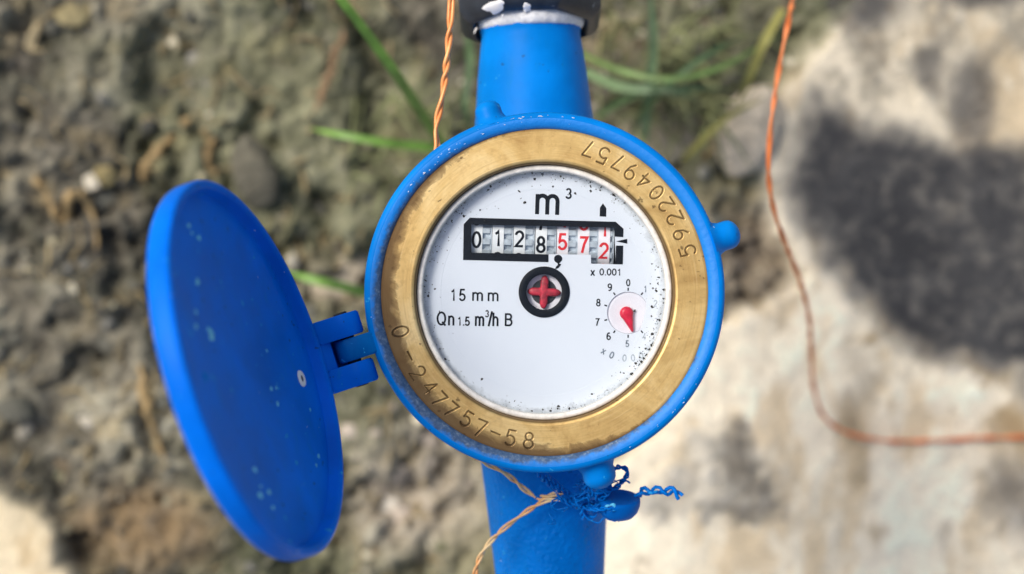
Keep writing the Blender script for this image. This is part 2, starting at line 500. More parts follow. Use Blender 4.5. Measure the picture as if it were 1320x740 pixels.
def ground_field(X, Y):
    u, v = gpx(X, Y)
    wx = 44*fbm(X, Y, 42, 11)+26*fbm(X, Y, 9, 15, 4, .7); wy = 44*fbm(X, Y, 42, 31)+26*fbm(X, Y, 9, 35, 4, .7)
    U, V_ = u+wx, v+wy
    conc = np.maximum(sstep(-16, 16, poly_sd(U, V_, CONC)), sstep(-12, 14, poly_sd(U, V_, CORNER)))
    n1 = fbm(X, Y, 26, 51, 5, .6); n2 = fbm(X, Y, 7, 61, 4, .65); n3 = fbm(X, Y, 2.6, 71, 3, .7); n4 = fbm(X, Y, 70, 81, 3)
    # soil: dark grey brown, with tan and olive grit
    s = np.stack([np.full(X.shape, c) for c in (108., 103., 88.)], -1)
    lift = n1*150+n2*90+n3*80+fbm(X, Y, 45, 251, 3)*90
    s = s+lift[..., None]*np.array([1.0, .98, .86])
    tan = sstep(.07, .2, fbm(X, Y, 16, 91, 4, .65))
    s = s*(1-.45*tan[..., None])+.45*tan[..., None]*(np.array([164, 146, 106])+(n3*60)[..., None])
    moss = sstep(.02, .2, fbm(X, Y, 20, 231, 5, .62))*.6
    s = s*(1-moss[..., None])+moss[..., None]*(np.array([56, 56, 44])+(n3*50)[..., None])
    ol = sstep(.0, .14, n4)*.4
    s = s*(1-ol[..., None])+ol[..., None]*np.array([98, 106, 66])
    # paler trampled grit below the meter and right of it
    for (cx, cy, rx, ry, cc, k) in ((535, 640, 120, 95, (170, 158, 140), .9), (955, 330, 90, 95, (168, 150, 126), .7), (420, 360, 80, 45, (158, 146, 120), .5), (845, 185, 90, 50, (150, 142, 120), .5)):
        m = np.exp(-(((U-cx)/rx)**2+((V_-cy)/ry)**2)**1.5)*k
        s = s*(1-m[..., None])+m[..., None]*(np.array(cc)+(n2*60+n3*70)[..., None])
    br = np.exp(-(((U-175)/105)**2+((V_-690)/60)**2)**2)*.85
    s = s*(1-br[..., None])+br[..., None]*(np.array([134, 112, 80])+(n2*30)[..., None])
    # concrete: cream with ochre blooms and grey mould
    c = np.stack([np.full(X.shape, q) for q in (249., 236., 208.)], -1)+(n1*40+n2*34+n3*22)[..., None]
    och = sstep(.02, .2, fbm(X*1.6, Y*.8, 18, 101, 5, .62))*.5
    c = c*(1-och[..., None])+och[..., None]*np.array([206, 178, 134])
    mo = sstep(.09, .25, fbm(X*1.3, Y*.8, 17, 121, 5, .65))*.32
    c = c*(1-mo[..., None])+mo[..., None]*np.array([128, 116, 98])
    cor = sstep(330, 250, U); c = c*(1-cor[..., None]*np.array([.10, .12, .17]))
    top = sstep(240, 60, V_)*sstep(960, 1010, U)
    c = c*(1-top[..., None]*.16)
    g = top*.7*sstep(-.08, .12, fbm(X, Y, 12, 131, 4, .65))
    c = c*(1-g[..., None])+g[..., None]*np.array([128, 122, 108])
    fan = sstep(-14, 20, poly_sd(U, V_, FAN)+n2*50+n1*30)*(1-.45*sstep(-.02, .16, fbm(X, Y, 9, 271, 4, .65)))
    fan_edge = fan*sstep(45, 4, poly_sd(U, V_, FAN))*sstep(900, 950, U)
    cc = np.array([176, 170, 156])+(n2*75+n3*70)[..., None]
    c = c*(1-.85*fan[..., None])+.85*fan[..., None]*cc
    c = c*(1-.8*fan_edge[..., None])+.8*fan_edge[..., None]*np.array([84, 76, 64])
    gs = np.exp(-(((U-1320)/62)**2+((V_-640)/58)**2)**2)*.8
    c = c*(1-gs[..., None])+gs[..., None]*(np.array([128, 122, 112])+(n2*60)[..., None])
    for (px, py, w) in ((612+525, 690, 9), (1105, 600, 14), (1090, 555, 16)):
        m = np.exp(-(((U-px)/w)**2+((V_-py)/(w*1.8))**2))*.6
        c = c*(1-m[..., None])+m[..., None]*np.array([150, 130, 98])
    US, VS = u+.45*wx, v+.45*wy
    st = sstep(-26, 32, poly_sd(US, VS, DARK_PATCH)-10-18*sstep(1180, 1320, u)*sstep(380, 520, v)+n1*52+n2*30)*(1-.18*sstep(.02, .22, fbm(X, Y, 15, 151, 5, .62)))
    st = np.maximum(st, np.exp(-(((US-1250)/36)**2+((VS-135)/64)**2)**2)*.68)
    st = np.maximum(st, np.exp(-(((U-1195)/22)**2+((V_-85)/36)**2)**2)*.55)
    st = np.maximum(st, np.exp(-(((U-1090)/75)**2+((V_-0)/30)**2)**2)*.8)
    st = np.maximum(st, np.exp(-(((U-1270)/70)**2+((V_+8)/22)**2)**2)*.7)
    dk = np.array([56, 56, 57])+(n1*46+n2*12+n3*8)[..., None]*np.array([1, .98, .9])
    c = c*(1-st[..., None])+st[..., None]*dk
    halo = np.exp(-((poly_sd(US, VS, DARK_PATCH)+6)/34)**2)*(1-st)*sstep(-.12, .12, fbm(X, Y, 12, 171, 4, .6))*sstep(300, 380, V_+.0*U)*.75
    c = c*(1-halo[..., None])+halo[..., None]*np.array([158, 132, 92])
    crack = np.exp(-(np.abs(fbm(X, Y, 150, 181, 6, .6))/.003)**2)*.5*sstep(-.05, .1, fbm(X, Y, 30, 261, 3))
    c = c*(1-crack[..., None])+crack[..., None]*np.array([120, 108, 88])
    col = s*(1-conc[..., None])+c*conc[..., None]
    # relief
    hol = sstep(.03, .2, fbm(X, Y, 24, 221, 4, .6))
    big_ = fbm(X, Y, 60, 241, 3)
    h_s = n1*(17+30*big_)+n2*(6.5+14*big_)+n3*4+big_*14-4-10*hol
    h_c = 3.5+n1*2.4+n2*1.3+n3*.8+1.2*fan-.5*st-.9*crack
    h = h_s*(1-conc)+h_c*conc
    return linv(np.clip(col, 14, 250)), h, conc
gx = axis(215, 1.0, 6000); gy = axis(135, 1.0, 6000)
GX, GY = np.meshgrid(gx, gy)
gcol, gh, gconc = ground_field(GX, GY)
nx, ny = len(gx), len(gy)
gv = np.stack([GX, GY, GZ+gh], -1).reshape(-1, 3)
idx = np.arange(nx*ny).reshape(ny, nx)
gf = np.stack([idx[:-1, :-1], idx[:-1, 1:], idx[1:, 1:], idx[1:, :-1]], -1).reshape(-1, 4)
t = NT('weathered_ground')
a = t.n('Attribute', attribute_name='Col')
n = t.noise(700, 5, .7); n2 = t.noise(170, 4, .6)
col = t.mix(t.ramp(n, [(.3, .45), (.5, 0.0)]), a.outputs['Color'], t.mix(.6, a.outputs['Color'], (.02, .018, .014, 1)))
col = t.mix(t.ramp(n2, [(.5, 0.0), (.75, .3)]), col, t.mix(.5, col, (.75, .68, .55, 1)))
t.set(Base_Color=col, Roughness=.88)
t.bump(n, .5, .001)
M['ground'] = t.m
def ground_z(X, Y):
    _, h, _ = ground_field(np.array([[X]], float), np.array([[Y]], float)); return GZ+float(h[0, 0])
ground = mk('ground', gv, gf, M['ground'], smooth=True, sharp=180)
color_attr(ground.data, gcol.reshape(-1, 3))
tag(ground, 'dark gravelly soil meeting stained cream concrete', kind='structure')

# --- grit lying in the soil: nobody could count it
def ico(sub):
    bm = bmesh.new(); bmesh.ops.create_icosphere(bm, subdivisions=sub, radius=1)
    V = np.array([v.co[:] for v in bm.verts]); F = [tuple(v.index for v in f.verts) for f in bm.faces]; bm.free()
    return V, F
IV1, IF1 = ico(1); IV2, IF2 = ico(3)
def lump(V, seed, amp):
    q = np.random.default_rng(seed); d = np.zeros(len(V))
    for k in range(6):
        dirn = q.normal(size=3); dirn /= np.linalg.norm(dirn)
        d += np.abs(V.dot(dirn)-q.uniform(-.4, .4))*q.normal()
    for k in range(4):
        w = q.normal(size=3)*4; d += .35*np.sin(V.dot(w)+q.random()*6)
    return V*(1+amp*d/3)[:, None]
t = NT('grit'); a = t.n('Attribute', attribute_name='Col')
n = t.noise(600, 4, .6)
t.set(Base_Color=t.mix(t.ramp(n, [(.35, .5), (.6, 0.0)]), a.outputs['Color'], t.mix(.55, a.outputs['Color'], (.03, .026, .02, 1))), Roughness=.8)
t.bump(n, .4, .0006)
M['grit'] = t.m
N = 5200
px_ = rng.uniform(-225, 225, N); py_ = rng.uniform(-140, 140, N)
_, ph_, pc_ = ground_field(px_[None], py_[None]); ph_ = ph_[0]; pc_ = pc_[0]
dens = fbm(px_, py_, 22, 207, 3)
keep = (pc_ < .35) & (rng.random(N) < np.clip(.24+2.0*dens, .08, .7))
pu, pv = gpx(px_, py_)
GV = []; GF = []; GC = []; off = 0
pal = np.array([[112, 110, 96], [88, 87, 76], [146, 140, 116], [176, 166, 134], [138, 136, 126], [70, 69, 62], [196, 188, 168], [126, 126, 94], [140, 122, 92]])
palw = np.array([.2, .2, .14, .08, .12, .12, .04, .06, .04]); palw /= palw.sum()
for i in np.nonzero(keep)[0]:
    r = float(np.clip(rng.lognormal(.5, .5), .8, 4.8))
    pale = math.exp(-((pu[i]-535)/110)**2-((pv[i]-640)/95)**2)
    S = np.array([rng.uniform(.8, 1.4), rng.uniform(.7, 1.1), rng.uniform(.4, .7)])*r
    an = rng.uniform(0, 6.28); ca, sa = math.cos(an), math.sin(an)
    V = lump(IV1, int(i), .5)*S
    V = V@np.array([[ca, sa, 0], [-sa, ca, 0], [0, 0, 1]])+np.array([px_[i], py_[i], GZ+ph_[i]+r*.05])
    c = pal[rng.choice(len(pal), p=palw)]*rng.uniform(.75, 1.1)
    if rng.random() < .10: c = np.array([206, 198, 172])*rng.uniform(.85, 1.1)
    if rng.random() < pale*.6: c = np.array([196, 182, 164])*rng.uniform(.8, 1.1)
    GV.append(V); GF += [tuple(q+off for q in f) for f in IF1]; GC.append(np.tile(linv(np.clip(c, 10, 235)), (len(V), 1))); off += len(V)
gravel = mk('gravel', np.vstack(GV), GF, M['grit'], sharp=50, at=(0, 0, GZ))
color_attr(gravel.data, np.vstack(GC))
tag(gravel, 'loose brown and grey grit strewn over the dark soil', kind='stuff')

# --- stones one can point at
def stone(px, py, wpx, hpx, rot, col, label, seed, flat=.5):
    k = KG; c = pt(px, py, GZ); z = ground_z(c[0], c[1])
    V = lump(IV2, seed, .6)*np.array([wpx*k/2, hpx*k/2, min(wpx, hpx)*k/2*flat])
    ca, sa = math.cos(R(rot)), math.sin(R(rot))
    V = V@np.array([[ca, sa, 0], [-sa, ca, 0], [0, 0, 1]])+np.array([c[0], c[1], z+min(wpx, hpx)*k*.05])
    name = 'stone_mat_%d' % seed
    t = NT(name); a1 = tuple(c*.5 for c in lin(*col)[:3])+(1,)
    n = t.noise(230, 6, .65)
    t.set(Base_Color=t.ramp(n, [(.3, a1), (.62, lin(*col))]), Roughness=.85); t.bump(t.noise(260, 6, .65), .9, .003)
    o = mk('stone', V, IF2, t.m, sharp=60, at=(c[0], c[1], z))
    tag(o, label, 'stone', 'stones lying in the soil')
stone(430, 356, 74, 46, 10, (208, 194, 168), 'cream flat stone between the open lid and the round casing', 3, .4)
stone(37, 48, 24, 52, -8, (196, 178, 138), 'pale tan upright oblong pebble in the upper left corner', 4)
stone(500, 664, 36, 26, -32, (238, 230, 214), 'whitest small pebble in the grit below the meter', 5)
stone(330, 228, 58, 92, 14, (112, 108, 92), 'large grey green rock just above the open lid', 6, .6)
stone(95, 12, 44, 34, 15, (176, 162, 118), 'yellowish stone at the top edge above the dark soil', 8)
stone(850, 180, 92, 56, 12, (182, 170, 146), 'buff rock under the grass right of the upper pipe', 15, .4)
stone(132, 224, 24, 22, 0, (168, 152, 104), 'ochre round pebble left of the open lid top', 16)

stone(962, 172, 84, 62, 48, (226, 212, 188), 'pale cream broken lump of concrete just left of the right orange wire', 21, .35)
stone(905, 168, 40, 34, 10, (150, 128, 116), 'dull pinkish pebble between the grass and the pale lump', 22)

# --- twigs and grass
M['twig'] = plain('dry_twig', lin(158, 134, 92), .8, .5, 260, bump=.4)
M['twig_dark'] = plain('brown_twig', lin(140, 112, 82), .8, .3, 300, bump=.4)
def twig(pts, w, label, mat='twig', lift=1.4):
    P = []
    for i, (x, y) in enumerate(pts):
        c = pt(x, y, GZ); P.append((c[0], c[1], ground_z(c[0], c[1])+lift+random.uniform(-.9, .5)))
    Q = smooth_path(P, 7); n = len(Q)
    r = w*KG/2*np.interp(np.linspace(0, 1, n), [0, .15, .8, 1], [.4, .85, .65, .25])*(1+.3*rng.normal(size=n)).clip(.35, 1.8); Q = Q+rng.normal(size=Q.shape)*[.5, .5, .3]
    V, F = tube(Q, np.abs(r), 9)
    o = mk('dry_twig', V, F, M[mat], at=P[0], sharp=60)
    tag(o, label, 'twig', 'dry twigs on the soil')
twig([(176, 232), (182, 210), (205, 182), (232, 158), (240, 148)], 15, 'curved tan twig left of the lid, in the soil above it')
twig([(262, 168), (268, 182), (262, 202), (276, 226)], 15, 'short knobbly tan twig directly above the open lid')
twig([(444, 38), (434, 70), (424, 104), (412, 142)], 12, 'slim straight brown twig left of the orange wire', 'twig_dark', 7)
twig([(42, 226), (60, 262), (74, 284), (92, 250), (112, 270), (120, 320)], 13, 'zigzag pale twig in the soil far left of the lid')
twig([(178, 470), (186, 520), (196, 560), (208, 590)], 14, 'faint tan twig hugging the outer edge of the lid')
twig([(905, 205), (920, 186), (938, 166)], 10, 'yellowish stub of straw by the pale concrete edge')
M['leaf'] = plain('grass_green', lin(108, 148, 60), .5, .3, 120)
M['leaf_pale'] = plain('grass_pale', lin(116, 142, 100), .5, .25, 120)
M['leaf_dark'] = plain('grass_dark', lin(74, 98, 62), .5, .3, 120)
M['leaf_dry'] = plain('grass_yellow', lin(150, 146, 78), .6, .3, 120)
M['leaf_arch'] = plain('grass_dull', lin(98, 126, 64), .55, .35, 120)
def blade(pts, w, label, mat='leaf'):
    """pts: (px, py, z above the soil)"""
    P = [pt(x, y, GZ+h) for x, y, h in pts]
    Q = smooth_path(P, 8); n = len(Q)
    T, _, _ = frames(Q)
    ww = w*SC*1.02/2*np.interp(np.linspace(0, 1, n), [0, .3, .75, 1], [.75, 1, .8, .08])
    V = []; F = []
    for i in range(n):
        s = np.cross(T[i], [0, 0, 1.]); s /= np.linalg.norm(s)+1e-9; up = np.cross(s, T[i])
        V += [Q[i]-s*ww[i]+up*ww[i]*.35, Q[i]+up*.1, Q[i]+s*ww[i]+up*ww[i]*.35, Q[i]-up*.25]
    for i in range(n-1):
        for j in range(4):
            k = (j+1) % 4; F.append((i*4+j, i*4+k, i*4+4+k, i*4+4+j))
    F += [(3, 2, 1, 0), tuple(range(4*n-4, 4*n))]
    o = mk('grass_blade', V, F, M[mat], at=P[0], sharp=50)
    tag(o, label, 'grass blade', 'grass blades behind the meter')
blade([(600, 232, 20), (560, 172, 60), (520, 110, 90), (478, 50, 105), (430, -14, 115), (400, -60, 100)], 17, 'long bright green blade slanting to the top edge left of the orange wire')
blade([(640, 206, 14), (570, 192, 40), (500, 184, 50), (440, 174, 50), (400, 166, 40)], 15, 'green blade lying level, crossing behind the orange wire')
blade([(520, 392, 10), (460, 374, 30), (410, 362, 36), (366, 350, 30)], 17, 'green blade tip between the open lid and the casing')
blade([(828, 196, 4), (836, 120, 30), (842, 60, 44), (838, -20, 60)], 18, 'wide pale green blade rising straight up right of the nut', 'leaf_pale')
blade([(735, 62, 20), (790, 88, 40), (860, 102, 48), (930, 86, 46), (1012, 40, 30)], 11, 'arched green blade sagging from the nut towards the orange wire', 'leaf_arch')
blade([(770, 150, 10), (820, 122, 32), (880, 114, 40), (945, 116, 24)], 13, 'low dark green blade starting beside the upper pipe', 'leaf_dark')
blade([(1008, 12, 40), (984, 56, 44), (966, 98, 34), (950, 136, 14)], 17, 'yellow green blade running down beside the right orange wire', 'leaf_dry')
blade([(752, 92, 12), (800, 112, 30), (858, 116, 36), (900, 128, 14)], 18, 'pale broad blade beneath the arched one by the upper pipe', 'leaf_pale')
blade([(812, 176, 4), (832, 140, 26), (876, 96, 44), (930, 60, 40), (962, 46, 20)], 12, 'dark green blade slanting upward through the tangle', 'leaf_dark')
blade([(880, 206, 4), (905, 180, 18), (940, 150, 24), (985, 126, 10)], 12, 'withered yellow blade near the pale concrete tip', 'leaf_dry')
blade([(600, 30, 6), (606, 80, 20), (600, 140, 24), (618, 190, 10)], 13, 'dim green blade standing behind the orange wire and the pipe', 'leaf_dark')

gt = Mesh(); gr_ = np.random.default_rng(33)
for i in range(125):
    x0, y0 = (gr_.uniform(765, 940), gr_.uniform(30, 165)) if i < 85 else (gr_.uniform(455, 610), gr_.uniform(120, 230)); a_ = gr_.normal(-.35, .55); L_ = gr_.uniform(40, 130)
    if gr_.random() < .25: a_ += math.pi/2
    z0 = gr_.uniform(1, 14); P = []
    for q in np.linspace(0, 1, 4):
        P.append(pt(x0+L_*q*math.cos(a_), y0+L_*q*math.sin(a_)+18*gr_.normal()*q*(1-q)*3, GZ+3+z0*math.sin(q*3)+q*4))
    gt.add(*tube(smooth_path(P, 4), np.interp(np.linspace(0, 1, 13), [0, .4, 1], [.5, .62, .12])*gr_.uniform(.6, 1.25), 5))
o = mk('thin_grass', gt.v, gt.f, plain('thin_grass', lin(116, 120, 80), .7, .6, 60, bump=0), at=pt(880, 100, GZ), sharp=80)
tag(o, 'thin dull grass and straw tangled on the soil around the upper pipe', kind='stuff')
lt = Mesh()
for i in range(330):
    x0, y0 = gr_.uniform(-40, 900), gr_.uniform(-40, 780); c = pt(x0, y0, GZ)
    if ground_field(c[:1][None], c[1:2][None])[2][0, 0] > .4: continue
    a_ = gr_.uniform(0, 6.28); L_ = gr_.lognormal(1.9, .45); P = []
    for q in np.linspace(-.5, .5, 4):
        X_, Y_ = c[0]+L_*q*math.cos(a_)+gr_.normal()*.8, c[1]+L_*q*math.sin(a_)+gr_.normal()*.8
        P.append((X_, Y_, ground_z(X_, Y_)+.5+abs(gr_.normal())*.8))
    lt.add(*tube(smooth_path(P, 3), np.interp(np.linspace(0, 1, 10), [0, .5, 1], [.3, .55, .2])*gr_.uniform(.5, 1.5), 5))
o = mk('straw_litter', lt.v, lt.f, plain('straw', lin(150, 134, 98), .85, .55, 40, bump=0), at=(0, 0, GZ), sharp=80)
tag(o, 'bits of dry straw and root scattered over the soil', kind='stuff')

# ------------------------------------------------------------------ the water meter
CX, CY = (702-660)*SC, (370-377)*SC
C0 = np.array([CX, CY, 0.0])
meter = empty('water_meter', (CX, CY, -60), 'blue water meter with brass ring, white dial and round lid flipped open', 'water meter')
TILT = R(-2.0)
ang = lambda deg: np.array([math.cos(R(deg)), math.sin(R(deg)), 0.0])

# casing: rim (index 0), worn inner chamfer (index 1)
prof = [(37.2, -3.5), (38.0, -1.6), (38.25, -.9), (38.9, -.35), (39.7, -.06), (40.5, 0), (41.1, -.12), (41.6, -.45), (41.9, -1.0), (42.0, -1.7), (42.0, -8.0), (41.7, -8.9), (41.0, -9.5), (39.4, -10.2), (38.2, -12), (37.4, -20), (35.5, -30), (32, -42), (27, -52), (20, -58), (8, -60), (0.02, -60)]
V, F = lathe(prof, 192, C0)
casing = mk('casing', V, F, [M['blue'], M['blue_worn']], meter, sharp=50)
mi = np.zeros(len(F), int); mi[:192*5] = 1
casing.data.polygons.foreach_set('material_index', mi)

def lug(deg, r1, rad, z):
    d = ang(deg); p = [(rad*1.5, 1.0), (rad*1.32, 1.7), (rad*1.12, 2.4), (rad, 3.4), (rad, r1-40-rad*.75)]
    for q in (20, 40, 60, 75, 88): p.append((rad*math.cos(R(q)), r1-40-rad*.75+rad*.75*math.sin(R(q))))
    V, F = capped(p, n=28, origin=C0+d*40+np.array([0, 0, z]), ax=d, up=(0, 0, 1))
    return mk('lug', V, F, M['blue'], casing, sharp=50)
lug(107.2, 46.9, 3.1, -4.6)
lug(17.4, 47.9, 3.4, -4.2)
lug(286.8, 48.2, 3.9, -6.5)

M['chip'] = plain('chipped_paint_primer', (.70, .74, .76), .6, .25, 900)
ch_ = Mesh()
def chip(deg, r, z, s, el=1.6):
    c = C0+ang(deg)*r+np.array([0, 0, z]); u_ = np.array([-math.sin(R(deg)), math.cos(R(deg)), 0]); v_ = ang(deg); n_ = 8; ring_ = []
    for i in range(n_):
        q = 2*math.pi*i/n_; w_ = s*random.uniform(.4, 1.1)
        ring_.append(c+u_*w_*el*math.cos(q)+v_*w_*.55*math.sin(q))
    ch_.add(ring_+[c+np.array([0, 0, .07])], [(i, (i+1) % n_, n_) for i in range(n_)])
for i in range(26):
    chip(random.gauss(128, 9), random.uniform(38.9, 40.2), -.05, random.uniform(.06, .28))
for i in range(16):
    chip(random.gauss(92, 9), random.uniform(40.7, 41.2), -.02, random.uniform(.05, .2), 2.6)
for i in range(7):
    chip(random.gauss(318, 7), random.uniform(40.2, 41.3), -.04, random.uniform(.06, .3), 2.0)
for i in range(18):
    chip(random.uniform(0, 360), random.uniform(39.4, 41.2), -.03, random.uniform(.05, .14), 1.5)
o = mk('paint_chips', ch_.v, ch_.f, M['chip'], casing, smooth=False); o['kind'] = 'stuff'

# pipe stubs
PZ = -45.0
def stub(name, pa, pb, prof, mat):
    """prof: (distance along, radius) between two photo points on the pipe axis"""
    A = pt(*pa, PZ); B = pt(*pb, PZ); d = B-A; L = np.linalg.norm(d); d /= L
    V, F = capped([(r, s) for s, r in prof], n=72, origin=A, ax=d, up=(0, 0, 1))
    return mk(name, V, F, mat, meter, sharp=40), A, d, L
up_stub, UA, UD, UL = stub('inlet_pipe', (694, 300), (684, 38), [(0, 17), (22, 15.9), (30, 14.9), (40, 13.95), (47, 13.05), (50, 12.6), (51.3, 12.7), (52.0, 12.9), (52.7, 12.75), (53.1, 12.2), (60, 12.2), (60.1, 11)], M['blue'])
lo_stub, LA, LD, LL = stub('outlet_pipe', (696, 450), (709, 740), [(0, 18), (20, 17), (32, 16.0), (38, 15.5), (46, 14.8), (57, 13.9), (62, 13.6), (66, 13.6), (67, 14.2), (90, 14.2), (91, 13)], M['blue_rough'])

# brass ring with stamped numbers
STROKES = {
 '0': [[(.31+.29*math.cos(q), .5+.48*math.sin(q)) for q in np.linspace(0, 2*math.pi, 25)]],
 '-': [[(.02, .5), (.6, .5)]],
 '7': [[(.02, .98), (.6, .98), (.2, .02)]],
 '4': [[(.46, .02), (.46, .98), (.02, .32), (.62, .32)]],
 '5': [[(.55, .98), (.12, .98), (.07, .57)]+[(.29+.3*math.cos(q), .33+.31*math.sin(q)) for q in np.linspace(2.25, -2.5, 18)]],
 '2': [[(.31+.28*math.cos(q), .7+.28*math.sin(q)) for q in np.linspace(2.9, -.5, 14)]+[(.02, .02), (.6, .02)]],
 '8': [[(.31+.23*math.cos(q), .74+.23*math.sin(q)) for q in np.linspace(0, 2*math.pi, 20)], [(.31+.29*math.cos(q), .27+.26*math.sin(q)) for q in np.linspace(0, 2*math.pi, 22)]],
 '9': [[(.31+.28*math.cos(q), .70+.28*math.sin(q)) for q in np.linspace(0, 2*math.pi, 22)], [(.59, .66), (.5, .28), (.28, .02)]],
}
SER = [('5', 16.1), ('9', 23.0), ('2', 29.5), ('2', 35.6), ('0', 41.6), ('4', 48.0), ('9', 54.2), ('7', 60.3), ('5', 66.6), ('7', 72.8),
       ('0', 195.3), ('-', 205.3), ('2', 212.5), ('4', 219.6), ('7', 225.6), ('7', 231.6), ('5', 238.5), ('7', 244.8), ('-', 251), ('5', 257), ('8', 264)]
nt, nr = 2000, 66
rr = np.linspace(31.0, 38.05, nr); tt = np.linspace(0, 2*math.pi, nt, endpoint=False)
RR, TT = np.meshgrid(rr, tt)
XX, YY = RR*np.cos(TT), RR*np.sin(TT)
dist = np.full(XX.shape, 9.0)
HC = 3.75
for k, (ch, dg) in enumerate(SER):
    d = ang(dg); inward = -d; along = np.array([-d[1], d[0], 0])
    cpos = d*(34.75+random.uniform(-.2, .2)); tw = random.uniform(-.07, .07); hc = HC*random.uniform(.95, 1.05)
    c_, s_ = math.cos(tw), math.sin(tw)
    sel = (np.abs((TT-R(dg)+math.pi) % (2*math.pi)-math.pi) < R(6))
    xs, ys = XX[sel], YY[sel]; dm = dist[sel]
    for si_, pl in enumerate(STROKES[ch]):
        w_ = []
        for x, y in pl:
            x, y = (x-.31)*hc*.98, (y-.5)*hc; x, y = x*c_-y*s_, x*s_+y*c_
            w_.append((cpos+along*x+inward*y)[:2])
        for p, q in zip(w_[:-1], w_[1:]):
            e = q-p; s = np.clip(((xs-p[0])*e[0]+(ys-p[1])*e[1])/max(e.dot(e), 1e-9), 0, 1)
            dm = np.minimum(dm, np.hypot(xs-p[0]-s*e[0], ys-p[1]-s*e[1])+(.13*sstep(.75, .35, 0*xs+(pl[0][1]+0*xs) if False else ((cpos[:2]@inward[:2])*0+(np.stack([xs, ys], -1)-cpos[:2])@inward[:2])/hc+.5) if ch in '24' and dg > 190 else 0))
    dist[sel] = dm
groove = sstep(.25, .07, dist)
ZZ = -1.25-.03*fbm(XX+60, YY+60, 3, 5)-.26*groove+.02*np.exp(-((dist-.36)/.12)**2)
top = np.stack([XX+CX, YY+CY, ZZ], -1).reshape(-1, 3)
idx = np.arange(nt*nr).reshape(nt, nr); nxt = np.roll(idx, -1, 0)
bf = np.stack([idx[:, :-1], idx[:, 1:], nxt[:, 1:], nxt[:, :-1]], -1).reshape(-1, 4).tolist()
bv = top.tolist(); prev = idx[:, 0]; outer = idx[:, -1]
for (r, z) in ((30.55, -1.42), (30.2, -1.8), (30.0, -2.4), (29.9, -4.2), (29.9, -8.5), (36, -8.5)):
    cur = np.arange(len(bv), len(bv)+nt); bv += np.stack([r*np.cos(tt)+CX, r*np.sin(tt)+CY, np.full(nt, z)], -1).tolist()
    bf += np.stack([prev, np.roll(prev, -1), np.roll(cur, -1), cur], -1).tolist(); prev = cur
cur = np.arange(len(bv), len(bv)+nt); bv += np.stack([38.05*np.cos(tt)+CX, 38.05*np.sin(tt)+CY, np.full(nt, -4.0)], -1).tolist()
bf += np.stack([outer, cur, np.roll(cur, -1), np.roll(outer, -1)], -1).tolist()
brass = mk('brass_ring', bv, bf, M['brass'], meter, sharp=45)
at_ = brass.data.attributes.new('groove', 'FLOAT', 'POINT')
at_.data.foreach_set('value', np.concatenate([(groove*.8).ravel(), np.zeros(len(bv)-nt*nr)]).astype(np.float32))
brass['label'] = 'worn brass ring stamped with 5922049757 and 0-247757-58'

# gasket ring, dial face, glass
ZD = -7.0
V, F = lathe([(28.45, ZD+.02), (28.5, ZD+3.2), (28.65, ZD+3.6), (29.0, ZD+3.75), (29.55, ZD+3.7), (29.86, ZD+3.3), (29.86, ZD-.4), (28.45, ZD-.4), (28.45, ZD+.02)], 128, C0)
mk('gasket', V, F, M['gasket'], meter, sharp=50)
def dp(px, py): return tuple(pt(px, py, ZD)[:2])
def z2(x, y): return (580+x/5.077, 230+y/5.077)          # measuring sheet of the counter
def z3(x, y): return (640+x/4.627, 320+y/4.627)          # measuring sheet of the small pointer
WIN = [z2(*p) for p in ((138, 299), (1078, 318), (1086, 562), (924, 558), (922, 500), (138, 489))]
pc = pt(*z3(785, 385), ZD); PR = 27.0*SC*1.0155
hole_w = [dp(*p) for p in WIN]
hole_p = circ(pc[0], pc[1], PR, 48)
sc_ = pt(701.5, 376.5, ZD)
hole_s = circ(sc_[0], sc_[1], 23.2*SC*1.0155, 40)
outline = circ(CX, CY, 28.6, 160)
V, F = slab([outline, hole_w, hole_p, hole_s], ZD-.7, ZD)
dial = mk('dial_face', V, F, M['dial'], meter, smooth=False)
# fine triangulated shell is not needed: dirt mask by radius is interpolated from a ring grid laid as the face border
dial.data.attributes.new('rad', 'FLOAT', 'POINT').data.foreach_set('value', np.zeros(len(V), np.float32))
# grimy border of the face, 0.05 mm proud
prof = [(24.2, ZD-.2), (24.3, ZD+.03)]+[(24.4+i*.3, ZD+.04) for i in range(14)]+[(28.55, ZD+.04), (28.55, ZD-.2)]
V, F = lathe(prof, 160, C0)
border = mk('dial_border', V, F, M['dial'], dial, smooth=False)
border.data.attributes.new('rad', 'FLOAT', 'POINT').data.foreach_set('value', np.repeat([p[0]/28.6 for p in prof], 160).astype(np.float32))
V, F = lathe([(0.01, -4.0), (28.47, -4.0), (28.47, -4.9), (0.01, -4.9)], 96, C0)
mk('glass', V, F, M['glass'], meter, sharp=30)
# dark box below the openings
V, F = lathe([(0.01, ZD-24), (28.4, ZD-24), (28.4, ZD-1.0)], 64, C0)
mk('register_cup', V, F, M['dark'], meter)

